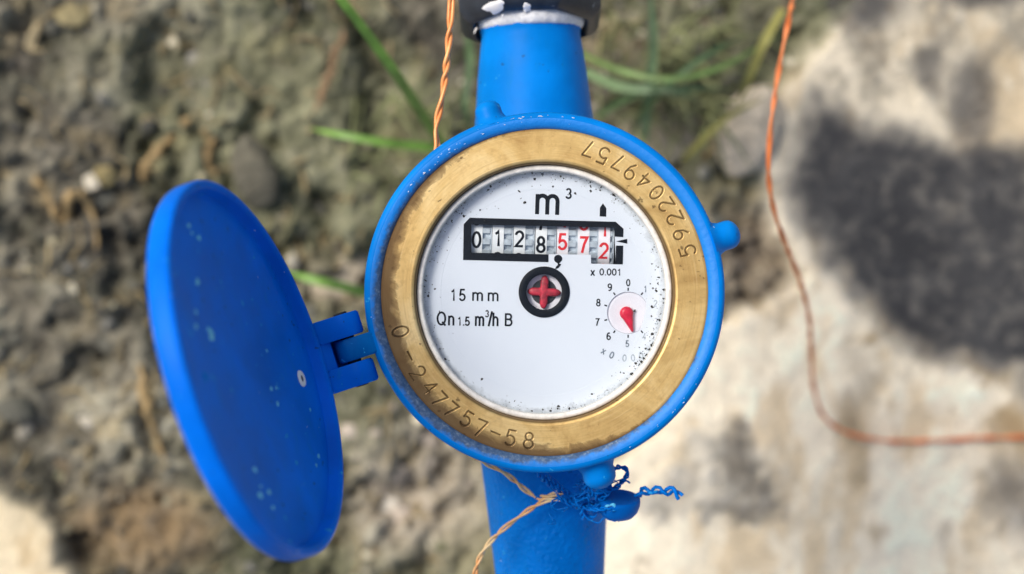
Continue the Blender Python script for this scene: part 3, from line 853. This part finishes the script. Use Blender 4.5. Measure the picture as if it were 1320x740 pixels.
# lettering on the face
def letters(name, items, mat, parent=dial, lift=.05, label=None):
    """items: (string, px, py, cap height px, rotation deg, width factor)"""
    m = Mesh()
    for s, px, py, h, rot, wx in items:
        V, F = text_mesh(s, h*SC*1.0155, wx, .145 if h > 14 else .17)
        c, q = math.cos(R(rot)), math.sin(R(rot)); o = pt(px, py, ZD)
        m.add([(o[0]+v[0]*c-v[1]*q, o[1]+v[0]*q+v[1]*c, ZD+lift+v[2]) for v in V], F)
    o = mk(name, m.v, m.f, mat, parent, smooth=False)
    if label: o['label'] = label
    return o
letters('unit_lettering', [('m', 706.5, 258.6, 36, -2, 1.0), ('3', 733, 249.5, 13.5, -2, 1.0)], M['ink'], label='large m³ above the counter')
letters('size_lettering', [('1', 584.5, 380, 15.5, -1, .95), ('5', 596, 380.2, 15.5, -1, .95), ('m', 616, 380.2, 15.5, -1, 1.05), ('m', 636, 380.6, 15.5, -1, 1.05)], M['ink'], label='15 mm')
letters('rating_lettering', [('Q', 569, 410.6, 17.5, -1, .86), ('n', 582, 410.9, 17.5, -1, .86), ('1.5', 597.5, 414, 11.5, -1, .92), ('m', 618.5, 411.6, 17.5, -1, .76), ('3', 627.8, 404.4, 9, -1, .9), ('/', 632.2, 411, 18, -1, .9), ('h', 639, 411.8, 17.5, -1, .82), ('B', 655.5, 412.2, 16.5, -1, .95)], M['ink'], label='Qn1.5 m³/h B')
letters('factor_lettering', [('x', 763.8, 350.4, 10, -1, 1.1), ('0.001', 787, 350.7, 8.8, -1, 1.14)], M['ink'], label='x0.001')
letters('scale_numeral', [('0', 809.8, 364.4, 9, 0, 1)], M['ink'])
for s, x, y in (('9', 786, 370.3), ('8', 771.3, 390), ('7', 769.8, 415.2), ('6', 784.6, 433.4)):
    letters('scale_numeral', [(s, x, y, 9.5, -1, 1)], M['ink'])
for s, x, y, mm in (('1', 832, 372.5, 'ink_fogged'), ('2', 845, 391, 'ink_faint'), ('3', 846, 414, 'ink_faint'), ('4', 830.5, 433.4, 'ink_faint'), ('5', 808.6, 443, 'ink_fogged')):
    letters('scale_numeral', [(s, x, y, 8.5, -1, .9)], M[mm])
letters('pointer_factor_lettering', [('x', 778.2, 452, 9, -28, 1.1), ('0', 788.6, 457.8, 9, -22, 1), ], M['ink_fogged'], label='x0.0001 printed in a curve, partly fogged')
letters('fogged_factor_lettering', [('.', 798, 460.5, 9, -12, 1), ('0', 805, 461.6, 9, -4, 1), ('0', 816, 461.4, 9, 6, 1), ('0', 826.5, 458, 9, 18, 1), ('1', 836, 452.6, 9, 28, 1)], M['ink_faint'], lift=.06, label='fogged digits of the factor below the pointer')
tk = Mesh()
for i in range(10):
    a_ = R(90-36*i); d_ = np.array([math.cos(a_), math.sin(a_), 0])
    if i in (2, 3): continue
    V, F = bar(pc+d_*(PR+.25)+np.array([0, 0, .03]), pc+d_*(PR+.95)+np.array([0, 0, .03]), .32, .06)
    tk.add(V, F)
mk('scale_ticks', tk.v, tk.f, M['ink'], dial, smooth=False)
# little housing marker above the counter
V, F = slab([[dp(*p) for p in ((773, 279), (773.3, 268), (777.2, 262), (781.6, 268.4), (781.4, 279.4))]], ZD, ZD+.05)
mk('arrow_mark', V, F, M['ink'], dial, smooth=False)
# counter frame
fr_ = [(86, 534), (90, 300), (130, 257), (1085, 284), (1136, 330), (1134, 384), (1080, 381), (1074, 322), (140, 302), (140, 486), (645, 497), (645, 548)]
V, F = slab([[dp(*z2(*p)) for p in fr_]], ZD+.012, ZD+.09)
mk('counter_frame', V, F, M['ink'], dial, smooth=False)
V, F = slab([[dp(*z2(*p)) for p in ((1086, 440), (1134, 440), (1131, 563), (1084, 562))]], ZD+.012, ZD+.09)
mk('counter_frame', V, F, M['ink'], dial, smooth=False)
V, F = slab([[dp(*z2(*p)) for p in ((1086, 412), (1160, 396), (1160, 427))]], ZD+.012, ZD+.09)
mk('index_pointer', V, F, M['ink'], dial, smooth=False)
cm = circ(0, 0, 1, 20); cxy = dp(*z2(708, 527)); cr = 5.4*SC
V, F = slab([[(cxy[0]+cr*x, cxy[1]+cr*y) for x, y in [(math.cos(R(q)), math.sin(R(q))) for q in range(-20, 261, 20)]] + [(cxy[0]+.75*cr, cxy[1]-1.3*cr), (cxy[0]+.1*cr, cxy[1]-2.2*cr), (cxy[0]-.75*cr, cxy[1]-2.5*cr), (cxy[0]-.5*cr, cxy[1]-1.9*cr), (cxy[0]-.05*cr, cxy[1]-1.4*cr)]], ZD+.012, ZD+.09)
mk('decimal_comma', V, F, M['ink'], dial, smooth=False)

# number wheels (drums) under the openings
DR = 8.6; DX = np.array([math.cos(TILT*.8), math.sin(TILT*.8), 0]); DY = np.array([-DX[1], DX[0], 0])
rowc = pt(*z2(612, 398), ZD)
AZ = ZD-1.15-DR
def drum_pt(x, a, r):          # x along the axle, a angle from the top (positive towards photo top)
    return rowc+DX*x+DY*(r*math.sin(a))+np.array([0, 0, AZ-ZD+r*math.cos(a)])
def extr(sec, x0, x1):
    """closed section of (angle, radius) swept along the axle"""
    n = len(sec)
    V = [drum_pt(x0, a, r) for a, r in sec]+[drum_pt(x1, a, r) for a, r in sec]
    F = [(i, (i+1) % n, n+(i+1) % n, n+i) for i in range(n)]+[tuple(range(n))[::-1], tuple(range(n, 2*n))]
    return V, F
K2 = SC*1.0155*1.003/5.077
wheel_secs = [(2*math.pi*i/72, DR) for i in range(72)]
digs = [('0', 175, 403), ('1', 315, 390), ('2', 455, 396), ('8', 597, 432), ('5', 738, 412), ('7', 875, 432), ('2', 1010, 472)]
for k, (ch, cx, cy) in enumerate(digs):
    x = (cx-612)*K2; red = k >= 4
    wl = mk('number_wheel', *extr(wheel_secs, x-37*K2, x+38*K2), M['drum_pink' if red else 'drum'], meter, sharp=40)
    gs = []
    for i in range(20):
        for f_, r_ in ((0, DR-.95), (.32, DR-.95), (.42, DR-.12), (.9, DR-.12)):
            gs.append((2*math.pi*(i+f_)/20, r_))
    x1 = x+(100 if k < 6 else 66)*K2
    mk('gear', *extr(gs, x+39*K2, x1-12*K2), M['gear'], wl, smooth=False)
    mk('spacer', *extr([(a, r-.35) for a, r in wheel_secs[::2]], x1-12*K2, x1), M['gear'], wl, sharp=40)
    if k == 0: mk('spacer', *extr([(a, r-.4) for a, r in wheel_secs[::2]], x-64*K2, x-38*K2), M['gear'], wl, sharp=40)
    a0 = (398+(cx-612)*.022-cy)*K2/DR
    for dk_ in (-1, 0, 1):
        s = str((int(ch)+dk_) % 10)
        V, F = text_mesh(s, 21.5*SC*1.0155, .95, .155)
        bm = bmesh.new(); vs = [bm.verts.new(v) for v in V]
        for f in F:
            try: bm.faces.new([vs[i] for i in f])
            except ValueError: pass
        for yy in np.linspace(-1.9, 1.9, 15):
            bmesh.ops.bisect_plane(bm, geom=bm.verts[:]+bm.edges[:]+bm.faces[:], plane_co=(0, yy, 0), plane_no=(0, 1, 0))
        bm.verts.index_update()
        W = [drum_pt(x+v.co.x, a0-dk_*R(36)+v.co.y/DR, DR+.03+v.co.z) for v in bm.verts]; FF = [tuple(v.index for v in f.verts) for f in bm.faces]; bm.free()
        mk('digit', W, FF, M['red_ink' if red else 'ink'], wl, smooth=False)

# leak indicator: black ring, pale well, red four-lobed star
o = np.array([sc_[0], sc_[1], ZD])
k1 = SC*1.0155
V, F = lathe([(22.8*k1, -1.2), (22.8*k1, .18), (23.6*k1, .3), (32.2*k1, .3), (33*k1, .2), (33*k1, .0)], 64, o)
ring = mk('indicator_ring', V, F, M['ink'], meter, sharp=40)
V, F = capped([(23.4*k1, -3), (23.4*k1, -1.9), (17*k1, -1.9), (16.9*k1, -1.92)], n=48, origin=o)
mk('indicator_well', V, F, M['disc'], ring, sharp=40)
V, F = capped([(16.5*k1, -1.88), (16.4*k1, -1.84)], n=40, origin=o)
mk('indicator_shade', V, F, M['dark'], ring)
star = []
for i in range(96):
    q = 2*math.pi*i/96; lobes = abs(math.cos(2*(q+R(3))))
    r = (8.0+13.5*lobes**2.6)*k1
    star.append((sc_[0]+r*math.cos(q), sc_[1]+r*math.sin(q)))
def dome(loop, c, z, h, steps=4):
    m = len(loop); V = []; F = []
    for s in range(steps+1):
        q = s/steps*math.pi/2; f_ = math.cos(q)*.55+.45 if s < steps else .42; zz = z+h*math.sin(q)
        V += [(c[0]+(x-c[0])*f_, c[1]+(y-c[1])*f_, zz) for x, y in loop]
    V += [(x, y, z-.4) for x, y in loop]
    for s in range(steps):
        F += [(s*m+i, s*m+(i+1) % m, (s+1)*m+(i+1) % m, (s+1)*m+i) for i in range(m)]
    F += [(((steps+1)*m)+i, ((steps+1)*m)+(i+1) % m, (i+1) % m, i) for i in range(m)]
    F += [tuple(range(steps*m, steps*m+m)), tuple(range((steps+1)*m, (steps+2)*m))[::-1]]
    return V, F
V, F = dome(star, sc_, ZD-1.0, .6)
mk('star_wheel', V, F, M['red_dusty'], ring, sharp=60)

# small pointer
V, F = capped([(PR-.05, -1.4), (PR-.05, -.5), (PR-.5, -.35), (PR-.9, -.42), (.3, -.5), (.2, -.5)], n=56, origin=(pc[0], pc[1], ZD))
pd = mk('pointer_disc', V, F, M['disc'], meter, sharp=40)
c1 = pt(*z3(776, 388), ZD); tip = pt(*z3(812, 498), ZD); rad = 8.8*k1
dv = (tip-c1)[:2]; L = np.hypot(*dv); a_ = math.atan2(dv[1], dv[0])
loop = []
for i in range(28):
    q = a_+R(52)+(2*math.pi-R(104))*i/27
    loop.append((c1[0]+rad*math.cos(q), c1[1]+rad*math.sin(q)))
nrm = np.array([-dv[1], dv[0]])/L
loop += [tuple(tip[:2]-nrm*.22), tuple(tip[:2]+nrm*.22)]
V, F = dome(loop, c1, ZD+.1, .9, 5)
mk('needle', V, F, M['red_plastic'], pd, sharp=40)

# grime specks caught under the glass at the edge of the face
sp = Mesh()
def speck(x, y, r, z):
    n = random.randint(5, 8); p = []
    e = random.uniform(.4, 1); a0 = random.uniform(0, 6.28)
    for i in range(n):
        q = 2*math.pi*i/n; rr_ = r*random.uniform(.55, 1.25)
        u, v = rr_*math.cos(q), rr_*e*math.sin(q)
        p.append((x+u*math.cos(a0)-v*math.sin(a0), y+u*math.sin(a0)+v*math.cos(a0)))
    V = [(a, b, z) for a, b in p]+[(x, y, z+r*.35)]
    sp.add(V, [(i, (i+1) % n, n) for i in range(n)]+[tuple(range(n))[::-1]])
for i in range(600):
    d = random.uniform(0, 360)
    wgt = .35+.65*max(0, math.cos(R(d+30)))+.4*max(0, math.cos(R(d-120)))
    if random.random() > wgt: continue
    r = 28.3-abs(random.gauss(0, .8 if random.random() < .6 else 2.2))
    big = random.random()
    s = random.uniform(.06, .17) if big < .88 else random.uniform(.18, .45)
    speck(CX+r*math.cos(R(d)), CY+r*math.sin(R(d)), s, ZD+.05)
for (px, py, n_, sx) in ((850, 448, 7, 7), (838, 472, 7, 7), (822, 486, 6, 6), (846, 344, 4, 4), (550, 375, 6, 6), (800, 242, 6, 8), (700, 224, 4, 14), (770, 235, 4, 16), (610, 265, 8, 12), (660, 233, 4, 14), (848, 372, 9, 8), (835, 390, 7, 10)):
    for i in range(n_):
        p = pt(px+random.gauss(0, sx), py+random.gauss(0, sx), ZD); v = p-C0; v[2] = 0
        if np.linalg.norm(v) > 28.4: p[:2] = (C0+v/np.linalg.norm(v)*28.2)[:2]
        speck(p[0], p[1], random.uniform(.10, .46), ZD+.05)
g_ = mk('grime_specks', sp.v, sp.f, M['speck'], meter, smooth=False); g_['kind'] = 'stuff'

# ------------------------------------------------------------------ lid and hinge
AL = R(197.6); PHI = R(77.7); LR = 41.0
er = np.array([math.cos(AL), math.sin(AL), 0]); et = np.array([-math.sin(AL), math.cos(AL), 0]); ez = np.array([0, 0, 1.])
lw = er*math.cos(PHI)+ez*math.sin(PHI)
ln_ = -er*math.sin(PHI)+ez*math.cos(PHI)                 # inside of the lid faces along this
LC = np.array([-42.33, -13.32, -2.0])+47.6*lw
lp = [(0.02, -4.9), (6, -4.82), (12, -4.6), (18, -4.25), (24, -3.8), (30, -3.25), (34, -2.85), (37.0, -2.6), (37.8, -2.75), (38.2, -2.7), (38.5, -2.2), (38.75, -.9), (39.0, -.3), (39.35, -.06), (39.9, 0), (40.4, -.12), (40.8, -.45), (41.0, -1.0), (41.0, -4.0), (40.8, -4.7), (40.2, -5.3), (39, -5.6), (36, -5.9), (25, -6.8), (0.02, -7.4)]
V, F = lathe(lp, 160, LC, ln_, lw)
lid = mk('lid', V, F, M['blue_lid'], meter, sharp=50)
def on_lid(px, py):
    o_ = np.array([0, 0, D]); d_ = pt(px, py, 0)-o_; h = -3.8
    for _ in range(8):
        p0 = LC+ln_*h; c = o_+d_*((p0-o_).dot(ln_)/d_.dot(ln_))
        h = float(np.interp(np.linalg.norm(c-p0), [0, 6, 12, 18, 24, 30, 34, 37], [-4.9, -4.82, -4.6, -4.25, -3.8, -3.25, -2.85, -2.6]))
    return c
c = on_lid(389, 488)
V, F = lathe([(.75, -.2), (.8, .16), (1.15, .3), (1.75, .22), (2.0, -.1)], 28, c, ln_, lw)
mk('rivet', V, F, M['white_paint'], lid, sharp=50)
V, F = capped([(.78, -.1), (.7, .1), (.3, .16), (.1, .17)], n=18, origin=c, ax=ln_, up=lw)
mk('rivet_pin', V, F, M['dark'], lid, sharp=50)
c = on_lid(264, 486)
V, F = capped([(1.3, -.2), (1.1, .12), (.6, .42), (.1, .5)], n=20, origin=c, ax=ln_, up=lw)
mk('rivet', V, F, M['blue'], lid, sharp=60)
# flakes of lighter paint on the inside of the lid
fl = Mesh()
for (px, py, s) in ((243, 290, 1.1), (247, 300, .7), (256, 306, 1.2), (254, 362, 1.3), (252, 402, .9), (252, 420, 1.1), (271, 432, 1.9), (268, 424, .8), (350, 501, .8), (358, 520, .9), (356, 500, .6), (328, 606, 1.2), (335, 640, 1.3), (347, 636, 1.1), (352, 655, 1.0), (336, 627, .6), (411, 588, 1.0), (408, 600, .7), (400, 528, .6), (344, 452, .6)):
    c = on_lid(px, py); n_ = 9
    ring_ = []
    for i in range(n_):
        q = 2*math.pi*i/n_; r = s*random.uniform(.5, .95)
        ring_.append(c+ln_*.02+lw*r*math.cos(q)*1.4+et*r*math.sin(q)*.9)
    fl.add(ring_+[c+ln_*.05], [(i, (i+1) % n_, n_) for i in range(n_)])
M['flake'] = plain('light_blue_flake', (.10, .52, .88), .5, .3, 900)
mk('paint_flakes', fl.v, fl.f, M['flake'], lid)['kind'] = 'stuff'

# hinge: two knuckles on the lid, a tongue on the casing, the pin between
PIN_R, PIN_Z = 47.0, -2.2
def hinge_pt(r, z, s): return C0+er*r+et*s+ez*z
def knuckle(name, s0, s1, prof, mat, parent, bev=.5):
    n = len(prof); cx_ = sum(p[0] for p in prof)/n; cz_ = sum(p[1] for p in prof)/n
    V = []; F = []
    for s, k in ((s0, .9), (s0+bev, 1), (s1-bev, 1), (s1, .9)):
        V += [hinge_pt(cx_+(r-cx_)*k, cz_+(z-cz_)*k, s) for r, z in prof]
    for j in range(3):
        F += [(j*n+i, j*n+(i+1) % n, (j+1)*n+(i+1) % n, (j+1)*n+i) for i in range(n)]
    F += [tuple(range(n))[::-1], tuple(range(3*n, 4*n))]
    return mk(name, V, F, mat, parent, sharp=38)
kp = [(PIN_R+4.2*math.cos(q), PIN_Z+4.2*math.sin(q)) for q in np.linspace(R(250), R(80), 14)]
kp += [(50.5, 3.0), (53.2, 4.2), (54.6, 3.6), (55.0, -1.0), (53, -5.0), (49, -6.4)]
HS = -1.0                                              # where the hinge sits along the tangent
knuckle('hinge_knuckle', HS+3.2, HS+8.6, kp, M['blue_lid'], lid)
knuckle('hinge_knuckle', HS-8.4, HS-3.0, kp, M['blue_lid'], lid)
bp = [(46.0, -7.8), (46.0, -6.6), (51.0, -6.2), (50.9, 1.6), (53.1, 4.0), (54.6, 3.5), (55.0, -1.0), (53, -7.0)]
knuckle('hinge_web', HS-3.1, HS+3.3, bp, M['blue_lid'], lid, .1)
tp = [(PIN_R+3.4*math.cos(q), PIN_Z+3.4*math.sin(q)) for q in np.linspace(R(-80), R(88), 12)]
tp = [(40.4, -6.4), ]+tp+[(43.5, .9), (40.4, -.5)]
M['blue_grimy'] = blue_paint('grimy_blue_paint', (.0002, .14, .46), wear=.62, rough=.5, bumps=.5)
knuckle('hinge_tongue', HS-2.6, HS+2.6, tp, M['blue_grimy'], casing)
V, F = capped([(1.4, 0), (1.6, .2), (1.6, 17.6), (1.4, 17.8)], n=20, origin=hinge_pt(PIN_R, PIN_Z, HS-8.9), ax=et, up=(0, 0, 1))
mk('hinge_pin', V, F, M['dark'], meter)

# ------------------------------------------------------------------ nut with sealing tape
nut = empty('union_nut', tuple(UA+UD*56), 'black plastic union nut with white paint dabs on the upper pipe end', 'pipe nut')
hexs = lambda q: .955/math.cos((q+R(22.5)) % R(45)-R(22.5))**.9
ND = UD*math.cos(R(12))-ez*math.sin(R(12))
NB = UA+UD*51.6+ez*.4
V, F = lathe([(14.6, 1.3), (14.8, .5), (15.3, .1), (16.4, .35), (17.9, 1.4), (18.8, 3.2), (19.0, 9), (19.0, 40), (15, 41), (11.5, 41), (11.5, 9), (14.45, 8), (14.6, 1.3)], 144, NB, ND, (0, 0, 1), shape=hexs)
body = mk('nut_body', V, F, M['nut'], nut, sharp=35)
def wob(q): return 1+.025*math.cos(q-.6)+.010*math.sin(5*q)+.009*math.sin(11*q+1)+.006*math.sin(29*q)
V, F = lathe([(12.3, .1), (12.7, .2), (13.2, .8), (13.6, 1.7), (13.8, 3), (13.8, 8.0)], 140, UA+UD*51.6, UD, (0, 0, 1), shape=wob)
mk('sealing_tape', V, F, M['tape'], nut, sharp=70)
def dab(px, py, rx, ry, seed):
    """a dab of paint hugging the nut's surface"""
    lx = np.cross(UD, ez); nz = np.cross(lx, ND)
    g = np.random.default_rng(seed); n_ = 22; c_ = pt(px, py, PZ+17)
    loopo = []; loopi = []
    ph = g.uniform(0, 6, 3)
    for f_, h, L_ in ((1, .0, loopo), (.72, .28, loopi)):
        for i in range(n_):
            q = 2*math.pi*i/n_; w = f_*(1+.16*math.sin(2*q+ph[0])+.12*math.sin(3*q+ph[1])+.06*math.sin(7*q+ph[2]))
            p = c_+lx*rx*w*math.cos(q)+UD*ry*w*math.sin(q)
            s = (p-NB).dot(lx); ax_ = (p-NB).dot(ND)
            base = np.interp(ax_, [.1, .35, 1.4, 3.2, 9], [15.3, 16.4, 17.9, 18.8, 19.0])
            th_ = math.atan2(s, 17); base *= hexs(th_)
            zz = math.sqrt(max(base**2-s*s, 1))+h+.03
            L_.append(NB+lx*s+ND*ax_+nz*zz)
    V = loopo+loopi+[sum(loopi)/n_+ez*.08]
    F = [(i, (i+1) % n_, n_+(i+1) % n_, n_+i) for i in range(n_)]+[(n_+i, n_+(i+1) % n_, 2*n_) for i in range(n_)]
    mk('paint_dab', V, F, M['white_paint'], nut, sharp=70)
dab(637, 4, 2.6, 1.15, 1)
dab(679, 7, .85, .9, 2)
dab(611, 17, .45, .5, 3)
dab(648, 15, .35, .3, 4)

# ------------------------------------------------------------------ wires
def wire(name, paths, rad, off, pitch, mat, label, cat, at, wob=0, n=8):
    m = Mesh()
    for P in paths:
        for S_ in strands(P, off, pitch, wob=wob): m.add(*tube(S_, rad, n))
    o = mk(name, m.v, m.f, mat, at=at, sharp=80)
    return tag(o, label, cat)
def rim_pt(deg, r, z): return C0+ang(deg)*r+np.array([0, 0, z])
P = [pt(584, -60, -16), pt(582, 0, -16), pt(578, 60, -15), pt(571, 120, -14), pt(562, 165, -13), rim_pt(128, 41.6, -12)]
P += [rim_pt(q, 40.6, -12.2) for q in (140, 155, 170, 185, 200, 215, 230)]+[rim_pt(240, 41.9, -12.4)]
wire('copper_wire', [smooth_path(P, 14)], .50, .46, 13, M['orange'], 'orange twisted wire running down from the top and behind the casing', 'wire', P[0], wob=1.6)
knot = pt(692, 641, -24)
P1 = [rim_pt(240, 42.1, -12.6), pt(600, 582, -13), pt(628, 598, -16), pt(655, 613, -20), pt(675, 630, -23), knot, pt(703, 640, -22), pt(726, 634, -21)]
P2 = [pt(724, 643, -20.5), pt(704, 645, -21.5), pt(690, 652, -23), pt(664, 670, -25), pt(640, 690, -26), pt(622, 712, -27), pt(612, 742, -28), pt(608, 800, -30)]
wire('copper_wire', [smooth_path(P1, 10), smooth_path(P2, 10)], .32, .40, 11.0, M['copper'], 'bare copper twisted wire knotted in front of the lower pipe', 'wire', P1[0], wob=1.0)
cw = [(1030, -60, 40), (1022, 0, 110), (1006, 80, 122), (994, 160, 126), (991, 225, 122), (998, 272, 114), (1014, 318, 100), (1031, 362, 80), (1043, 410, 58), (1046, 460, 38), (1049, 500, 22), (1062, 537, 13), (1092, 558, 6), (1140, 568, 2.6), (1170, 569, 2.2), (1200, 568, 2.4), (1230, 567, 2.0), (1260, 565, 2.0), (1295, 564, 2.0), (1330, 563, 2.0), (1460, 560, 2.6)]
P = []
for x, y, h in cw:
    c = pt(x, y, GZ)
    P.append(pt(x, y, GZ+h) if h > 12 else pt(x, y, ground_z(c[0], c[1])+h))
wire('orange_wire', [smooth_path(P, 10)], .43, .37, 22, M['rust'], 'long orange wire curving down over the concrete on the right', 'wire', P[0], wob=2)

# blue painted seal wire: tangle, loop and twisted tail
sw = Mesh(); rngw = np.random.default_rng(3)
def addw(pts, off, pitch, rad):
    pitch *= 1.45
    for S_ in strands(smooth_path([pt(*p) for p in pts], 10), off, pitch, wob=.3): sw.add(*tube(S_+rngw.normal(size=S_.shape)*.055, rad*rngw.uniform(.8, 1.1), 7))
addw([(690, 606, -14), (706, 622, -18), (726, 634, -21), (748, 641, -21), (764, 648, -20), (782, 650, -19)], .42, 3.0, .36)
addw([(704, 612, -16), (722, 628, -20), (742, 646, -21), (754, 660, -21), (761, 668, -20), (768, 662, -19), (760, 650, -18), (750, 640, -17)], .4, 2.8, .34)
addw([(752, 668, -20), (748, 650, -17), (752, 634, -15), (757, 618, -13), (762, 606, -12)], .4, 2.8, .36)
addw([(718, 640, -20), (738, 650, -19), (756, 640, -16), (772, 634, -14), (790, 630, -14), (800, 624, -13)], .4, 2.6, .34)
addw([(740, 628, -18), (750, 622, -16), (762, 632, -14), (770, 644, -15), (780, 640, -15), (786, 632, -14)], .36, 2.4, .32)
addw([(797, 626, -15), (804, 618, -14), (809, 611, -13.5), (806, 604, -13.5), (797, 602, -14), (791, 604, -15)], .34, 2.6, .34)
addw([(730, 646, -22), (744, 654, -20), (756, 652, -18), (768, 655, -17), (784, 656, -15.5), (792, 653, -15)], .36, 2.6, .3)
addw([(690, 640, -23.5), (716, 640, -22), (742, 650, -19), (766, 657, -15), (787, 654, -13.6)], .34, 2.6, .3)
addw([(822, 640, -16), (829, 632, -15), (838, 636, -15), (847, 631, -15), (857, 636, -15), (866, 631, -15.5), (872, 634, -15), (877, 641, -15)], .66, 5.2, .56)
fr_r = np.random.default_rng(90)
for i in range(24):
    c = pt(fr_r.uniform(706, 800), fr_r.uniform(622, 662), fr_r.uniform(-20, -13)); Q = [c]
    for k in range(5): Q.append(Q[-1]+fr_r.normal(size=3)*[1.5, 1.2, .8])
    sw.add(*tube(smooth_path(Q, 5), .17, 5))
o = mk('seal_wire', sw.v, sw.f, M['wire_blue'], at=pt(760, 640, -18), sharp=80)
tag(o, 'tangled blue painted seal wire with a twisted tail under the casing', 'wire')
# the seal itself: a squat moulded slug
sc0 = pt(797, 649, -18)
seal = empty('seal_slug', tuple(sc0), 'blue painted round seal slug hanging on the tangled wire', 'seal')
sax = np.array([.06, .93, .36]); sax /= np.linalg.norm(sax); sup = np.array([1, -.12, -.1])
def sq(q): return 1.0+.07*math.cos(2*q)+.02*math.sin(3*q+1)
V, F = capped([(.3, -3.3), (2.4, -3.2), (3.7, -2.6), (4.5, -1.4), (4.85, 0), (4.9, 1.2), (4.8, 1.9), (4.5, 2.15), (2.6, 2.0), (.3, 1.9)], n=48, origin=sc0-sax*.4, ax=sax, up=sup, shape=sq)
mk('slug_body', V, F, M['seal'], seal, sharp=45)
hc = pt(787, 654, -13.75)
V, F = lathe([(.5, -.3), (.55, .1), (.8, .2), (1.0, .1), (1.1, -.3)], 20, hc, (-.2, -.55, 1), (1, .5, 0), shape=lambda q: 1+.3*math.cos(2*q)+.1*math.sin(3*q))
mk('wire_hole_rim', V, F, M['flake'], seal, sharp=50)
V, F = capped([(.75, -.3), (.7, .06), (.1, .07)], n=16, origin=hc, ax=(-.2, -.55, 1), up=(1, .5, 0), shape=lambda q: 1+.25*math.cos(2*q))
mk('wire_hole', V, F, M['dark'], seal)

for o in bpy.data.objects:
    if '_o' in o: del o['_o']
